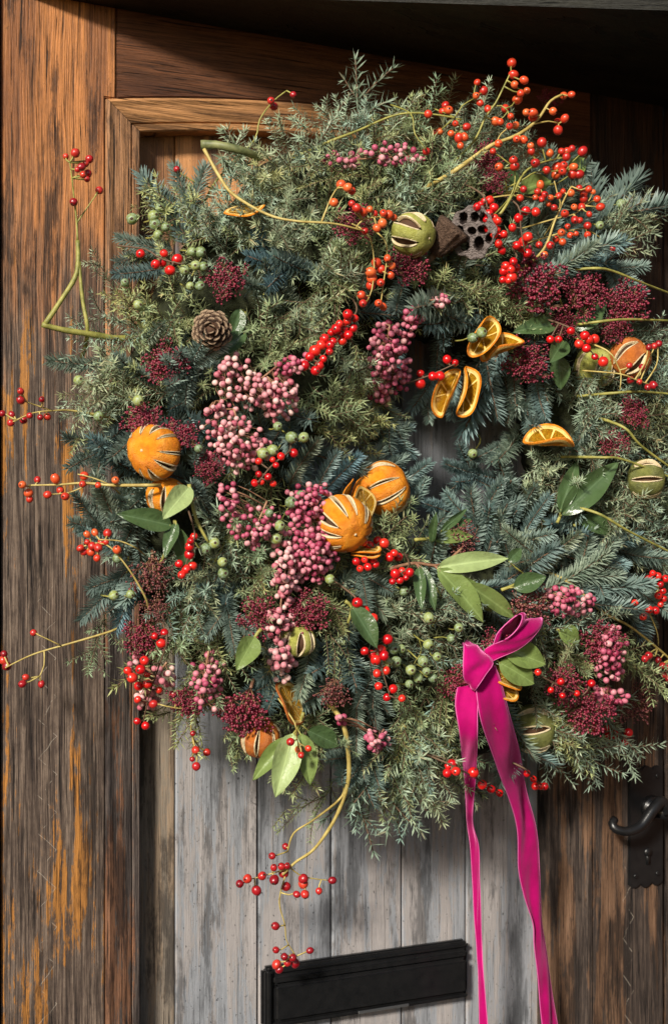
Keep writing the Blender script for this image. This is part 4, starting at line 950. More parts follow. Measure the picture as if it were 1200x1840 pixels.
leaf_spray('olive leaves behind the hips at the upper handle side', [(905, 350), (935, 340), (1000, 330)], [(930, 345, 995, 318, 36, Md, .0, .1), (1022, 316, 1050, 282, 32, Md, .0, .1), (905, 312, 935, 335, 30, Dk, .0, .1)], lift=.02)
leaf_spray('dark leaves tucked behind the pine cone', [(440, 560), (430, 590), (410, 630)], [(432, 555, 416, 615, 30, Dk, .0, .2), (442, 598, 386, 645, 32, Dk, .0, -.1)], lift=.012)
leaf_spray('olive leaf in the shade near the lower handle side', [(1000, 1130), (1010, 1140), (1020, 1150)], [(1003, 1135, 1043, 1152, 38, Md, .0, .1)], lift=.025)

# ---------------------------------------------------------------- sprays of hips
HG = 'rose hip sprays in the wreath'
spray('rose_hip_branch', 'forked olive branch sticking out with a dark hip sprig above it', 'hip spray', [(6.5, 5, [(270, 602, .13), (215, 608, .14), (160, 600, .15), (110, 592, .15), (76, 583, .15)]), (5, 4, [(82, 582, .15), (110, 540, .15), (135, 500, .15), (141, 470, .15), (140, 432, .15)]), (4.2, 3, [(158, 596, .15), (150, 545, .15), (145, 500, .15), (143, 470, .15)]),
    (2, 1.2, [(140, 434, .15), (138, 395, .15), (133, 350, .155), (130, 320, .16), (126, 292, .16)]), (1.5, 1, [(139, 400, .15), (158, 372, .15), (172, 352, .155)])],
    [(119, 281), (136, 275), (140, 305), (147, 300), (155, 294), (150, 314), (158, 312), (157, 322), (161, 286), (133, 363), (179, 342)], 'dhip', 6.8, smat=M_GSTEM, group=HG)
spray('rose_hip_sprig', 'dark red hip sprig sticking out beside the left side juniper', 'hip spray', [(2.5, 1.2, [(190, 748, .13), (130, 738, .14), (95, 738, .15), (60, 742, .15), (30, 755, .15)]), (1.6, 1, [(95, 738, .15), (65, 728, .15), (48, 722, .155)])], [(5, 743), (38, 703), (38, 719), (76, 718), (22, 745), (20, 760), (43, 755), (54, 747), (73, 750), (86, 749)], 'dhip', 6.6, group=HG)
spray('rose_hip_sprig', 'long yellow stalked hip sprig sticking out below the first dried orange', 'hip spray', [(3.6, 1.4, [(272, 872, .22), (205, 872, .19), (150, 868, .17), (105, 871, .16), (55, 872, .15)]), (1.6, 1, [(195, 870, .185), (165, 858, .18), (140, 852, .175)]), (1.5, 1, [(155, 872, .17), (125, 885, .165), (95, 888, .16)])],
    [(41, 871), (52, 886), (54, 897), (68, 862), (86, 889), (100, 860), (109, 881), (118, 892), (152, 855), (149, 870), (177, 872), (208, 863)], 'hip', 7.2, group=HG)
spray('rose_hip_sprig', 'red hip sprig over the fir below the left side of the leaves', 'hip spray', [(2.4, 1.2, [(266, 1085, .18), (240, 1035, .19), (210, 995, .19), (190, 978, .185), (165, 976, .18)]), (1.6, 1, [(245, 985, .19), (215, 972, .19), (180, 970, .185)])],
    [(145, 985), (157, 974), (157, 960), (171, 957), (194, 958), (152, 992), (166, 981), (177, 984), (164, 992), (183, 975), (191, 974), (175, 1003), (211, 988)], 'hip', 6.8, group=HG)
spray('rose_hip_sprig', 'yellow twig with dark hips reaching past the lower left side', 'hip spray', [(2.6, 1.3, [(210, 1130, .13), (165, 1145, .13), (120, 1158, .12), (60, 1176, .11), (10, 1200, .11)]), (1.4, 1, [(80, 1170, .115), (80, 1195, .115), (72, 1215, .12)]), (1.3, 1, [(110, 1160, .12), (85, 1148, .12), (70, 1141, .12)])], [(61, 1137), (8, 1175), (7, 1186), (13, 1197), (47, 1217), (41, 1229), (75, 1229)], 'dhip', 7.0, group=HG)
spray('rose_hip_sprig', 'thin green twig with dark hips rising in front of the arch', 'hip spray', [(2.4, 1.2, [(362, 372, .12), (385, 330, .13), (420, 290, .13), (458, 250, .13), (467, 215, .13), (490, 183, .13), (515, 163, .13)])], [(487, 181), (492, 191), (527, 170), (318, 304)], 'dhip', 6.2, smat=M_GSTEM, group=HG)
spray('rose_hip_branch', 'bent yellow twig of hips over juniper ending at the pale lime', 'hip spray', root=False, stems=[(3.2, 1.6, [(367, 268, .17), (395, 318, .19), (420, 350, .21), (480, 385, .25), (530, 397, .27), (600, 402, .28), (650, 414, .28)]), (1.7, 1, [(578, 398, .275), (595, 355, .275), (606, 338, .275)]), (1.6, 1, [(640, 410, .28), (652, 395, .28), (690, 388, .28)])],
    berries=[(613, 332), (625, 337), (632, 343), (600, 364), (632, 366), (641, 374), (652, 381), (664, 376), (673, 384), (689, 383), (698, 386), (707, 391), (687, 401), (677, 410), (655, 415)], kind='hip', rpx=7.6, group=HG)
spray('rose_hip_sprig', 'drooping cluster of orange and dark hips below the pale lime', 'hip spray', [(1.6, 1, [(655, 415), (668, 440), (672, 480), (668, 520), (660, 540)]), (1.5, 1, [(690, 430), (695, 460), (690, 500), (684, 545)])], [(676, 472), (696, 464), (685, 484), (704, 478), (666, 489), (702, 495), (684, 508), (666, 513), (649, 530), (656, 537), (652, 545), (680, 545), (688, 551), (668, 500)], 'hip', 8.2, lift=.06, group=HG)
spray('rose_hip_sprig', 'thick yellow branch of orange hips with the purple bud tip at the top', 'hip spray', [(4.6, 2.2, [(812, 310, .21), (850, 283, .22), (885, 260, .22), (930, 242, .22), (965, 215, .22), (988, 182, .22), (1010, 170, .22)]), (1.7, 1, [(885, 262, .22), (900, 240, .22), (915, 228, .22)]), (1.7, 1, [(955, 224, .22), (985, 218, .22), (1003, 222, .22)])],
    [(1012, 172), (1026, 170), (945, 202), (957, 203), (957, 211), (993, 200), (1001, 218), (1014, 213), (1002, 234), (915, 227), (926, 225), (895, 258), (928, 250), (940, 251)], 'hip', 7.4, group=HG)
spray('rose_hip_sprig', 'topmost green twig of orange hips against the dark door', 'hip spray', [(2.4, 1.3, [(850, 255, .2), (872, 210, .21), (890, 185, .215), (905, 155, .22), (918, 128, .22)]), (1.4, 1, [(880, 192, .21), (900, 190, .215), (912, 200, .22)])], [(919, 113), (922, 134), (924, 152), (941, 144), (935, 168), (946, 163), (929, 179), (876, 196), (907, 195), (917, 209), (898, 219), (890, 218)], 'hip', 7.4, smat=M_GSTEM, group=HG)
spray('rose_hip_sprig', 'arching yellow green twig of hips over the top juniper', 'hip spray', [(2.8, 1.4, [(590, 255, .17), (640, 236, .18), (700, 210, .19), (740, 203, .2), (790, 207, .21), (830, 215, .215)]), (1.6, 1, [(738, 205, .2), (745, 240, .21), (763, 265, .215)]), (1.6, 1, [(815, 212, .215), (830, 190, .22), (850, 178, .22)]), (1.4, 1, [(820, 214, .215), (825, 235, .22)])],
    [(857, 148), (868, 163), (855, 172), (862, 185), (800, 189), (795, 200), (769, 205), (806, 198), (818, 222), (782, 238), (810, 240), (824, 248), (834, 246), (827, 262), (766, 272), (838, 228), (790, 236)], 'hip', 7.3, smat=M_GSTEM, group=HG)
spray('rose_hip_sprig', 'green twig of pale orange hips above the red berries by the lotus pod', 'hip spray', [(3.2, 1.5, [(893, 390, .235), (920, 350, .235), (940, 312, .23), (965, 295, .23), (1000, 285, .22)]), (1.7, 1, [(935, 325, .23), (960, 310, .23), (990, 308, .22), (1015, 306, .22)]), (1.5, 1, [(915, 355, .235), (925, 320, .23), (922, 300, .23)])],
    [(973, 256), (953, 262), (954, 272), (961, 293), (987, 275), (1008, 272), (1018, 272), (1017, 282), (1027, 267), (1046, 272), (981, 306), (1000, 300), (1012, 297), (1010, 308), (1030, 300), (1028, 313), (998, 314), (1040, 313), (924, 299), (922, 288), (896, 300), (885, 272), (940, 340), (934, 356)], 'hip', 7.5, smat=M_GSTEM, group=HG)
spray('rose_hip_sprig', 'broad yellow fan of many small orange hips at the upper handle side', 'hip spray', [(2.8, 1.4, [(975, 450, .22), (995, 400, .22), (1012, 360, .22), (1026, 335, .22)]), (1.6, 1, [(1000, 392, .22), (1030, 385, .215), (1050, 370, .21)]), (1.5, 1, [(1005, 375, .22), (1000, 345, .22), (995, 325, .22)]), (1.5, 1, [(985, 425, .22), (1020, 415, .215), (1050, 410, .21)]), (1.5, 1, [(925, 350, .23), (955, 355, .225), (975, 352, .22)])],
    [(970, 332), (965, 344), (961, 355), (972, 358), (977, 350), (989, 355), (1003, 352), (1011, 344), (985, 367), (995, 373), (1025, 347), (1040, 338), (1048, 348), (1048, 357), (1057, 340), (1072, 358), (1031, 372), (1014, 384), (1058, 385), (1032, 395), (1041, 396), (1019, 407), (1008, 418), (1024, 423), (1034, 420), (1055, 406), (1055, 422), (998, 430), (1010, 435), (968, 440), (988, 441), (977, 458), (1065, 345), (1078, 372), (1044, 372), (1100, 447)], 'hip', 6.4, group=HG)
spray('rose_hip_sprig', 'long hanging branch of dark hips below the wreath over the grey planks', 'hip spray', [(5, 2.4, [(616, 1300, .20), (627, 1370, .19), (622, 1420, .175), (600, 1475, .15), (565, 1525, .12), (530, 1550, .10), (508, 1572, .09)]), (2.6, 1.4, [(615, 1430, .17), (565, 1472, .14), (528, 1497, .115), (517, 1530, .10)]), (1.6, 1.0, [(512, 1575, .09), (502, 1620, .07), (512, 1662, .06), (515, 1690, .055), (532, 1718, .05)]), (1.4, 1, [(520, 1560, .095), (480, 1572, .09), (450, 1580, .09)]), (1.4, 1, [(520, 1558, .095), (545, 1575, .09), (590, 1582, .085)])],
    [(513, 1521), (489, 1538), (492, 1559), (506, 1557), (510, 1569), (516, 1556), (445, 1579), (471, 1574), (431, 1588), (461, 1600), (493, 1581), (514, 1593), (533, 1607), (545, 1579), (545, 1588), (548, 1607), (573, 1601), (597, 1582), (495, 1664), (496, 1707), (511, 1719), (526, 1721), (530, 1731), (557, 1708), (497, 1733), (502, 1742), (517, 1729)], 'dhip', 7.6, group=HG)
spray('rose_hip_sprig', 'four orange hips hanging over the pale bottom leaves', 'hip spray', [(1.4, 1, [(530, 1300), (532, 1320), (536, 1335)])], [(522, 1333), (537, 1347), (554, 1345), (541, 1357)], 'hip', 7.6, lift=.075, group=HG)
spray('rose_hip_sprig', 'yellow bent twig with red hips hanging at the lower left side rim', 'hip spray', [(2, 1.1, [(388, 1256, .15), (355, 1272, .15), (315, 1272, .15), (288, 1266, .15)]), (1.5, 1, [(360, 1270, .15), (344, 1298, .14), (346, 1325, .13)])], [(347, 1318), (352, 1348), (346, 1364), (353, 1377), (372, 1352), (276, 1265), (312, 1247), (326, 1246)], 'dhip', 6.4, group=HG)
spray('rose_hip_sprig', 'yellow twig with small dark hips across the rust coloured orange', 'hip spray', [(1.8, 1, [(1090, 630), (1108, 655), (1115, 675), (1113, 700)]), (1.4, 1, [(1114, 672), (1140, 682), (1165, 690)])], [(1130, 657), (1153, 660), (1148, 686), (1163, 696), (1173, 692), (1132, 683), (1165, 624), (1175, 622), (1183, 618)], 'dhip', 6.4, lift=.075, group=HG)
spray('rose_hip_sprig', 'dark hips on a yellow twig leaving the frame at the lower handle side', 'hip spray', [(2.8, 2, [(1020, 1045, .19), (1080, 1098, .18), (1130, 1125, .16), (1175, 1160, .14), (1215, 1195, .13)])], [(1165, 1178), (1182, 1186), (1190, 1196), (1180, 1203), (1197, 1200), (1192, 1213), (1201, 1220), (1158, 1184)], 'dhip', 6.8, group=HG)
spray('rose_hip_sprig', 'shaded red hip cluster at the handle side rim beneath the fir', 'hip spray', [(2, 1, [(1210, 1020, .15), (1185, 1055, .15), (1165, 1085, .15), (1150, 1105, .15)]), (1.6, 1, [(1150, 1080, .15), (1178, 1130, .14), (1182, 1160, .13)])], [(1172, 1030), (1181, 1035), (1165, 1041), (1186, 1050), (1182, 1070), (1191, 1076), (1190, 1062), (1140, 1083), (1165, 1095), (1177, 1097), (1155, 1108), (1186, 1086), (1195, 1040)], 'red', 7.2, group=HG)
for nm, pl in (('bare green twig reaching the frame below the upper fir', [(1065, 482), (1100, 487), (1145, 505), (1215, 532)]), ('bare green twig crossing beside the maroon heads', [(1075, 578), (1130, 574), (1215, 577)]), ('thin green twig crossing below the rust coloured orange', [(1105, 706), (1150, 704), (1215, 709)]),
               ('green twig slanting above the dark lime', [(1120, 768), (1150, 800), (1215, 848)]), ('green twig running behind the dark lime', [(1078, 822), (1120, 826), (1215, 862)]), ('green twig slanting below the dark lime', [(1072, 922), (1130, 955), (1215, 998)])):
    spray('bare_twig', nm, 'twig', [(2.6, 1.8, [(x, y, max(hs(x, y) + .05, .12)) for x, y in pl])], [], smat=M_GSTEM, group='bare twigs at the handle side')

spray('cut_branch', 'thick cut olive green branch stub in front of the arch', 'branch', [(8, 7, [(361, 260, .165), (380, 260, .17), (400, 262, .18), (440, 272, .185), (466, 284, .17)])], [], smat=M_BARK, root=False)
# ---------------------------------------------------------------- glossy red berry clusters
RG = 'glossy red berry clusters in the wreath'
for lb, st, bs, r in (
    ('tall cluster of bright red berries against the lotus pod', [(868, 352), (878, 395), (892, 430), (900, 455)], [(857, 372), (870, 361), (879, 360), (868, 377), (878, 384), (887, 373), (873, 395), (881, 399), (886, 409), (878, 411), (887, 421), (893, 412), (898, 424), (905, 421), (895, 438), (901, 450), (863, 367), (894, 397), (888, 391)], 7.4),
    ('loose red berries to the handle side of the lotus pod', [(930, 370), (935, 410), (942, 450)], [(931, 392), (944, 379), (962, 381), (920, 409), (928, 441), (940, 434), (948, 426), (947, 455), (936, 446)], 8),
    ('red berries above the large maroon bud head', [(928, 460), (918, 480), (910, 505)], [(910, 496), (904, 487), (922, 470), (908, 478), (917, 485), (913, 504), (926, 481), (903, 503), (919, 498)], 8),
    ('six large red berries next to green berries at the upper left side', [(262, 448), (290, 465), (330, 475)], [(253, 456), (295, 455), (280, 475), (292, 472), (306, 486), (319, 466)], 9.6),
    ('diagonal spike of bright red berries in the middle of the juniper', [(640, 560), (610, 605), (580, 640), (560, 665)], [(625, 565), (637, 572), (624, 577), (610, 582), (604, 591), (619, 591), (595, 597), (612, 602), (626, 602), (634, 590), (615, 612), (583, 608), (577, 620), (592, 632), (566, 630), (557, 641), (581, 645), (574, 657), (547, 657), (567, 666), (593, 620), (598, 614)], 8.6),
    ('six red berries on a green twig beside the hanging orange slices', [(725, 690), (770, 675), (815, 655)], [(755, 671), (755, 689), (777, 676), (790, 676), (803, 646), (817, 652)], 8.6),
    ('red berries on short stalks above the juniper covered lime', [(1025, 590), (1045, 615), (1075, 645)], [(1025, 595), (988, 610), (1003, 610), (1050, 603), (1058, 610), (1068, 609), (1040, 618), (1053, 626), (1068, 641), (1083, 650)], 8.4),
    ('red berries inside the dark leaves below the small dried orange', [(350, 960), (340, 995), (330, 1030)], [(343, 972), (349, 964), (341, 982), (322, 1013), (335, 1023), (346, 1017), (327, 1033), (341, 996)], 8.4),
    ('orange red berries under the pale pink cluster', [(520, 810), (490, 835), (465, 865)], [(528, 814), (505, 820), (490, 826), (496, 836), (465, 829), (465, 852), (482, 857), (458, 868), (470, 866), (491, 869)], 7),
    ('hanging red berries mixed with pale pink ones at the lower left side', [(300, 1150), (285, 1200), (270, 1245), (258, 1295)], [(278, 1143), (290, 1156), (296, 1137), (260, 1187), (253, 1203), (265, 1211), (230, 1205), (238, 1218), (250, 1233), (265, 1229), (286, 1240), (248, 1257), (247, 1296), (262, 1304)], 8),
    ('red berries packed under the lower dried orange', [(690, 965), (665, 990), (650, 1020)], [(653, 974), (663, 980), (678, 971), (690, 976), (640, 1009), (655, 1006), (669, 1005), (661, 1019), (647, 1022), (674, 1014), (700, 1001), (708, 994), (716, 1001)], 8),
    ('small red cluster above the twin dark leaves', [(735, 1015), (720, 1030), (705, 1045)], [(710, 1031), (722, 1027), (718, 1043), (705, 1045), (729, 1038), (736, 1029)], 8),
    ('long trail of big red berries beside the green berries', [(640, 1075), (668, 1120), (680, 1180), (700, 1250)], [(642, 1083), (655, 1098), (670, 1111), (696, 1149), (655, 1170), (668, 1176), (684, 1168), (690, 1178), (675, 1186), (677, 1210), (693, 1205), (680, 1233), (706, 1238), (695, 1253), (722, 1255)], 8.8),
    ('red berries at the bottom on both sides of the thin ribbon tail', [(800, 1370), (840, 1390), (900, 1425)], [(805, 1376), (803, 1389), (819, 1386), (812, 1372), (866, 1410), (882, 1418), (897, 1425), (850, 1388)], 8.6),
    ('red berries at the bottom beyond the wide ribbon tail', [(940, 1380), (955, 1395), (978, 1415)], [(946, 1390), (958, 1400), (970, 1413), (978, 1413), (961, 1413)], 7.6),
    ('shaded red berries hanging at the lower handle side', [(1060, 1295), (1090, 1310), (1125, 1330)], [(1070, 1311), (1090, 1307), (1092, 1323), (1103, 1320), (1121, 1334), (1128, 1317), (1070, 1300)], 7.6),
    ('dark red berries behind the olive leaves by the ribbon', [(950, 1205), (1000, 1230), (1045, 1250)], [(966, 1208), (1007, 1225), (1010, 1250), (1036, 1246), (989, 1240), (1062, 1228)], 7)):
    spray('red_berry_cluster', lb, 'berry cluster', [(1.8, 1.2, st)], bs, 'red', r, lift=.058, smat=M_TWIG, group=RG, jit=.008)

# ---------------------------------------------------------------- pink pepper clusters
pepper('pale pink berry cluster beside and below the pine cone, upper large one', [(520, 640), (470, 680), (440, 700), (400, 720)], [(415, 662, 36, 22, 14), (450, 700, 58, 36, 44), (503, 715, 34, 36, 34), (388, 735, 22, 14, 8)])
pepper('pale pink berry cluster above the small maroon bud head', [(420, 735), (430, 770), (430, 810)], [(402, 762, 36, 20, 18), (430, 802, 48, 38, 58)])
pepper('dusky pink berries between the pine cone and red spike', [(560, 640), (530, 655), (515, 665)], [(527, 656, 30, 20, 18)], 'mag', 5.6)
pepper('deep pink berry cluster hanging in the middle above the opening', [(700, 585), (695, 630), (700, 690)], [(697, 625, 36, 44, 56), (702, 680, 32, 26, 24)], 'mag', 5.6)
pepper('loose deep pink berries between maroon buds and fir above the opening', [(760, 545), (745, 570), (735, 600)], [(740, 575, 18, 30, 20), (792, 545, 12, 14, 7), (683, 712, 16, 14, 9)], 'mag', 5.6)
pepper('dull pink berries threaded through the top juniper', [(590, 292), (660, 285), (750, 280)], [(705, 278, 58, 18, 24), (612, 290, 30, 16, 14)], 'mag', 5.4, lift=0.008)
pepper('magenta berry cluster spilling beside the lower dried orange', [(560, 880), (560, 940), (560, 1000), (575, 1040)], [(553, 915, 38, 46, 62), (562, 990, 38, 50, 80)], 'mag', 5.6)
pepper('pink berries mixed with green ones above the juniper tuft', [(480, 900), (460, 945), (440, 970)], [(462, 948, 48, 34, 40), (412, 900, 18, 34, 18)], 'mag', 5.6)
pepper('long hanging tail of pink berries ending beside the striped lime', [(520, 990), (508, 1050), (503, 1120), (505, 1170), (506, 1215)], [(512, 1030, 22, 56, 46), (500, 1120, 24, 30, 22), (506, 1185, 20, 34, 30)], 'pink', 6.1)
pepper('bright pink berry cluster above the ribbon beneath the fir', [(1060, 1090), (1030, 1078), (1000, 1070)], [(1022, 1080, 42, 24, 40)], 'mag', 5.6)
pepper('magenta berries trailing down at the lower handle side', [(1090, 1130), (1098, 1180), (1090, 1250)], [(1097, 1172, 26, 44, 46), (1092, 1255, 36, 18, 24)], 'mag', 5.6)
pepper('pale pink berries hanging lowest at the left side', [(300, 1190), (275, 1225), (262, 1260)], [(265, 1252, 22, 18, 18), (297, 1212, 18, 18, 11), (242, 1190, 12, 12, 5)], 'pink', 5.9)
pepper('dusky pink berries in the olive juniper at the lower left side', [(375, 1170), (370, 1210), (365, 1260)], [(372, 1222, 28, 50, 34)], 'mag', 5.6)
pepper('little dusky pink bunch in juniper at the bottom', [(690, 1310), (680, 1325), (670, 1345)], [(676, 1330, 20, 18, 16), (612, 1290, 10, 9, 6)], 'mag', 5.6)

# ---------------------------------------------------------------- green juniper berries
GG = 'green juniper berries in the wreath'
for lb, bs in (('green berries in front of the upper left side fir tips', [(238, 393), (288, 373), (276, 388), (279, 403), (298, 408), (284, 422)]), ('green berries beside the six large red berries', [(345, 452), (360, 453), (332, 485), (352, 477), (366, 479), (342, 514), (360, 514)]),
    ('two dull green berries in shade at the upper left side rim', [(225, 508), (249, 548)]), ('three green berries along the left side rim', [(142, 684), (178, 748), (249, 720)]), ('single green berry beside the first dried orange', [(357, 806)]),
    ('green berries below the pale pink clusters', [(499, 766), (524, 786), (546, 786), (473, 815), (490, 809)]), ('green berries scattered over the magenta berries', [(523, 903), (541, 889), (484, 922), (503, 945), (496, 968)]), ('green berries in juniper beside the red ones below the leaves', [(400, 1010), (386, 976), (370, 986), (402, 1030)]),
    ('single green berry near the lower dried orange', [(593, 1041)]), ('three dull green berries at the left side fir', [(235, 1068), (212, 1003), (205, 1070)]), ('large group of bluish green berries left of the ribbon', [(769, 1158), (707, 1165), (721, 1166), (711, 1189), (760, 1188), (738, 1204), (766, 1206), (751, 1218), (735, 1229), (697, 1190), (777, 1218), (785, 1180)]),
    ('frosted green berries in the grey juniper under the leaves', [(725, 1062), (770, 1110), (824, 1128), (810, 1147)]), ('two green berries on the curled orange slice', [(849, 607), (865, 598)]), ('green berry in the fir at the opening', [(849, 815)]), ('frosted green berries at the upper handle side rim', [(1115, 367), (1077, 405)])):
    cxm = sum(b[0] for b in bs) / len(bs); cym = sum(b[1] for b in bs) / len(bs)
    spray('juniper_berry_sprig', lb, 'berry sprig', [(1.6, 1.1, [(x, y, hs(x, y) - .005) for x, y in ((cxm + 14, cym - 26), (cxm + 4, cym - 6), (cxm - 6, cym + 14))])], [(x, y, max(hs(x, y), .09) + (.075 if 'slice' in lb else .045) + RNG.uniform(-.008, .008)) for x, y in bs], 'green', 9.4, lift=.07 if 'slice' in lb else .05, smat=M_GSTEM, group=GG, jit=.008, tuck=True)

# ---------------------------------------------------------------- sprigs of the wreath: the ones that shape its outline, then the filling
def H(kind, x0, y0, x1, y1, l0=-0.01, l1=0.025):
    b = P(x0, y0, max(hs(x0, y0) + l0, 0.07)); t = P(x1, y1, max(hs(x1, y1) + l1, 0.10)); sprig(kind, b, t)
for a in ((345, 440, 255, 305), (370, 430, 300, 305), (310, 450, 205, 440), (300, 480, 215, 500), (200, 658, 75, 655), (215, 985, 125, 900), (230, 1000, 140, 960), (240, 1010, 150, 1125), (245, 1040, 212, 1135), (220, 950, 150, 850), (330, 860, 215, 830),
          (1050, 440, 1130, 318), (1070, 460, 1140, 510), (900, 620, 835, 800), (870, 630, 895, 770), (650, 760, 705, 790), (640, 720, 690, 770), (680, 700, 720, 790), (900, 800, 850, 830), (890, 860, 840, 850), (720, 940, 770, 870), (690, 900, 740, 850), (820, 660, 800, 760), (890, 880, 805, 835), (650, 800, 720, 770), (790, 660, 735, 755), (770, 670, 760, 745), (920, 650, 930, 760), (960, 660, 965, 770), (940, 700, 960, 800),
          (840, 1000, 885, 850), (870, 1010, 905, 890), (640, 870, 720, 815), (560, 900, 600, 800), (520, 870, 560, 790), (640, 900, 660, 830), (830, 930, 745, 895), (860, 950, 790, 890), (560, 490, 430, 478), (590, 500, 470, 470), (860, 560, 745, 610), (880, 590, 760, 580), (850, 540, 700, 550), (820, 520, 815, 450),
          (1000, 1020, 890, 960), (960, 1030, 1040, 940), (980, 1060, 1110, 1000), (1000, 1060, 1120, 960), (1040, 1060, 1175, 1060), (1030, 1080, 1160, 1100), (900, 980, 1010, 960), (920, 1010, 880, 930), (940, 960, 985, 880),
          (560, 1150, 545, 1272), (665, 1190, 672, 1305), (640, 1260, 642, 1365), (640, 1000, 665, 1080), (405, 1060, 415, 1135), (430, 1130, 500, 1180), (330, 700, 345, 640), (370, 660, 320, 690), (350, 880, 345, 800), (380, 930, 340, 850), (250, 640, 270, 600), (280, 690, 225, 660)):
    H('fir1' if RNG.random() < 0.72 else 'fir3', *a)
for a in ((970, 500, 1105, 425), (990, 490, 1080, 440)): H('fir1', *a, 0.02, 0.055)
for a in ((640, 290, 657, 140), (660, 280, 740, 185), (640, 270, 515, 215), (560, 310, 520, 255), (600, 300, 590, 225), (520, 360, 445, 310), (540, 340, 490, 290), (500, 350, 440, 360), (480, 440, 490, 425), (250, 690, 120, 745), (270, 600, 165, 555), (240, 620, 165, 590), (250, 720, 190, 700), (230, 560, 195, 500), (420, 470, 380, 420), (560, 470, 510, 430),
          (750, 1280, 683, 1515), (720, 1320, 620, 1495), (770, 1290, 760, 1420), (740, 1300, 720, 1450), (700, 1310, 660, 1430), (1010, 1310, 1082, 1385), (960, 1320, 1000, 1385), (1080, 1280, 1150, 1365), (360, 1040, 300, 1110), (370, 990, 365, 1090), (420, 1020, 330, 1060), (1080, 400, 1168, 408), (1100, 430, 1150, 380), (1050, 640, 1060, 760), (1040, 680, 1080, 800), (1100, 720, 1180, 690), (1100, 760, 1200, 740), (1100, 880, 1200, 900), (1090, 950, 1200, 960),
          (860, 260, 890, 205), (830, 260, 850, 220), (760, 1060, 830, 1100), (720, 1120, 790, 1080), (740, 1170, 830, 1200), (980, 1240, 1020, 1180), (940, 880, 985, 850), (960, 900, 1030, 870), (780, 1150, 860, 1180), (1020, 1130, 1090, 1110), (650, 360, 740, 330)):
    H('jun' if RNG.random() < 0.6 else 'jund', *a)
for a in ((330, 440, 280, 370), (360, 460, 350, 370), (300, 580, 230, 540), (320, 550, 300, 480), (660, 660, 640, 780), (640, 640, 610, 760), (690, 680, 680, 790), (620, 520, 600, 440), (860, 500, 920, 560), (780, 520, 900, 545), (760, 380, 720, 310), (480, 900, 420, 940), (470, 1010, 480, 1100), (500, 980, 430, 1090), (330, 1100, 300, 1190), (380, 1100, 380, 1210), (420, 1150, 390, 1240), (350, 1210, 335, 1290),
          (570, 1040, 610, 1120), (680, 980, 740, 930), (700, 960, 690, 1030), (790, 1240, 770, 1340), (820, 1270, 800, 1360), (740, 1250, 720, 1350), (560, 1280, 590, 1310), (1000, 1340, 1060, 1380), (590, 1420, 530, 1450), (600, 1400, 560, 1480), (720, 1350, 690, 1460), (190, 1100, 165, 1175), (210, 720, 130, 800)):
    H('yun' if RNG.random() < 0.6 else 'yund', *a)
for kd_, a in (('j', (650, 330, 470, 255)), ('y', (690, 320, 560, 300)), ('j', (620, 420, 440, 400)), ('y', (640, 470, 555, 640)), ('y', (600, 500, 470, 620)), ('j', (430, 960, 330, 1130)), ('y', (480, 990, 430, 1190)), ('y', (400, 1090, 320, 1270)), ('y', (800, 1230, 765, 1430)), ('j', (740, 1270, 650, 1475)), ('j', (780, 1260, 700, 1500)), ('j', (1060, 650, 1110, 840)), ('j', (1040, 800, 1180, 930)),
               ('y', (780, 490, 950, 560)), ('j', (330, 570, 160, 625)), ('j', (320, 700, 120, 735)), ('y', (460, 440, 310, 390)), ('j', (660, 1100, 830, 1090)), ('y', (640, 620, 650, 800)), ('y', (720, 1200, 730, 1400)), ('j', (960, 1290, 1110, 1360)), ('y', (560, 1010, 600, 1160)), ('j', (880, 1150, 1070, 1110)), ('j', (1150, 820, 1080, 1000)), ('y', (700, 380, 860, 330))):
    H(kd_ + 'lo', *a, 0.0, 0.035)
SEED = [(x, y, 'f') for x, y in ((290, 330), (255, 430), (480, 480), (90, 655), (340, 650), (150, 920), (180, 1070), (210, 1110), (300, 720), (210, 840), (340, 850), (590, 830), (555, 815), (690, 820), (745, 730), (770, 610), (710, 560), (810, 640), (870, 690), (860, 770), (920, 730), (960, 740), (880, 890), (780, 905), (960, 950), (1010, 990), (1090, 1060), (930, 1010), (1110, 330), (1050, 460), (1135, 490), (550, 1220), (665, 1250), (650, 1050), (410, 1090), (645, 1330), (820, 470), (870, 970), (900, 840), (1000, 760), (1160, 1050), (950, 1400))]
SEED += [(x, y, 'j') for x, y in ((660, 160), (560, 235), (600, 265), (500, 300), (470, 340), (530, 330), (480, 425), (385, 440), (430, 560), (150, 700), (180, 730), (210, 640), (560, 590), (640, 650), (400, 980), (350, 1010), (430, 1000), (730, 1100), (800, 1100), (700, 1150), (330, 1060), (1060, 700), (1080, 790), (1150, 700), (1150, 900), (950, 850), (1000, 880), (720, 1330), (690, 1440), (750, 1400), (740, 350), (1110, 400), (880, 230), (990, 1220), (1180, 960), (1010, 1360), (1080, 900), (600, 480))]
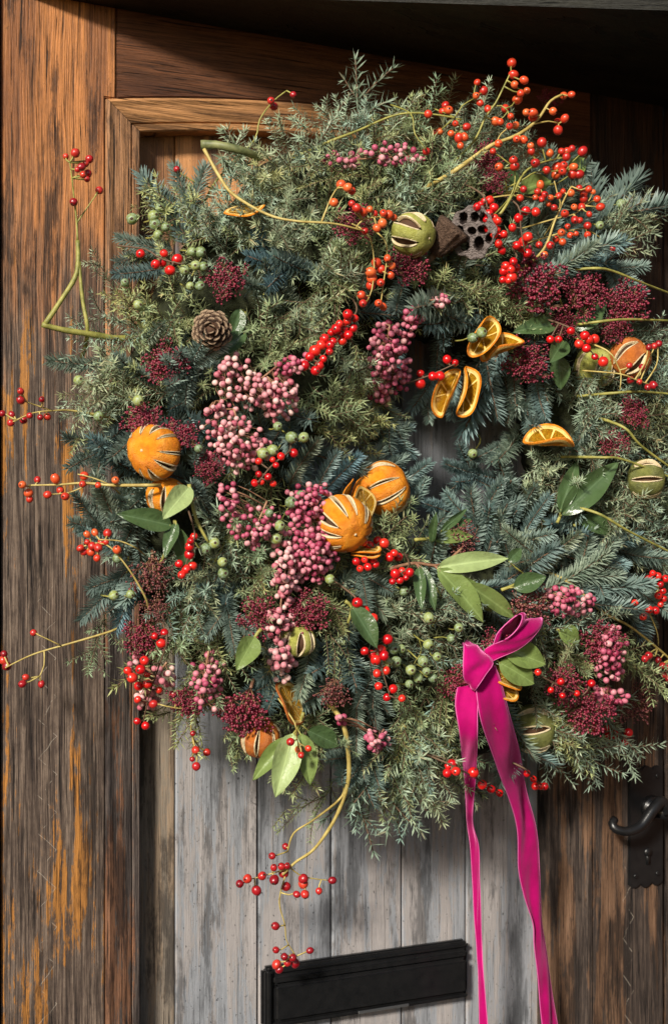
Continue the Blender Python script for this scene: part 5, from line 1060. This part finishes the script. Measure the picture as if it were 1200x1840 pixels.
SEED += [(x, y, 'y') for x, y in ((330, 400), (260, 560), (310, 520), (300, 690), (630, 440), (590, 540), (650, 720), (620, 770), (680, 760), (860, 540), (830, 520), (760, 540), (720, 320), (640, 300), (790, 300), (460, 930), (500, 880), (480, 1040), (300, 1170), (360, 1120), (400, 1200), (560, 1050), (600, 1020), (690, 960), (780, 1270), (820, 1300), (730, 1260), (560, 1290), (1040, 1350), (700, 1380), (330, 1270), (1050, 1180), (480, 620))]
def blocked(x, y, k=1.0): return any((x - a) ** 2 + (y - b) ** 2 < (r * k) ** 2 for a, b, r in KEEP)
NF = 560
for i in range(NF):
    th_ = 2 * pi * ((i * 0.618034) % 1.0); q = (i + 0.5) / NF; q = (q * 7.0) % 1.0 if True else q
    rho = sqrt(0.115 ** 2 + (0.495 ** 2 - 0.115 ** 2) * ((q + RNG.uniform(-.04, .04)) % 1.0))
    er = Vector((cos(th_), 0, sin(th_))); et = Vector((-sin(th_), 0, cos(th_)))
    h = hs_rho(rho) - 0.012; Q = WC + er * rho; Q.y = -h
    px, py = proj(Q)
    if px > 1290 or (px > 1085 and py < 335) or (px > 1112 and py < 590) or (px < 610 and py < 255) or py < 215: continue
    if rho < 0.15 and RNG.random() < 0.2: continue
    kd = min(SEED, key=lambda s_: (s_[0] - px + RNG.gauss(0, 12)) ** 2 + (s_[1] - py + RNG.gauss(0, 12)) ** 2)[2]
    s_ = max(-1, min(1, (rho - 0.235) / 0.09)); d = er * s_ * RNG.uniform(0.6, 1.0) + et * RNG.uniform(-.8, .8) + Vector((0, -RNG.uniform(0.15, 0.75) * (1.0 if kd == 'f' else 1.5), -0.28))
    d.normalize(); L = RNG.uniform(0.085, 0.135)
    if blocked(*proj(Q), 0.8): d.y = abs(d.y) * 0.1; d.normalize(); Q.y += 0.038; L *= 0.9
    elif blocked(*proj(Q + d * L * 0.5), 0.85): d.y *= 0.3; d.normalize(); Q.y += 0.024
    kind = {'f': 'fir1' if RNG.random() < 0.7 else 'fir3', 'j': RNG.choice(('jun', 'jund')), 'y': RNG.choice(('yun', 'yund'))}[kd]
    sprig(kind, Q - d * L * 0.5, Q + d * L * 0.5, RNG.uniform(-.6, .6))
print('SPRIGS', COUNT, 'OBJECTS', len(sc.objects))
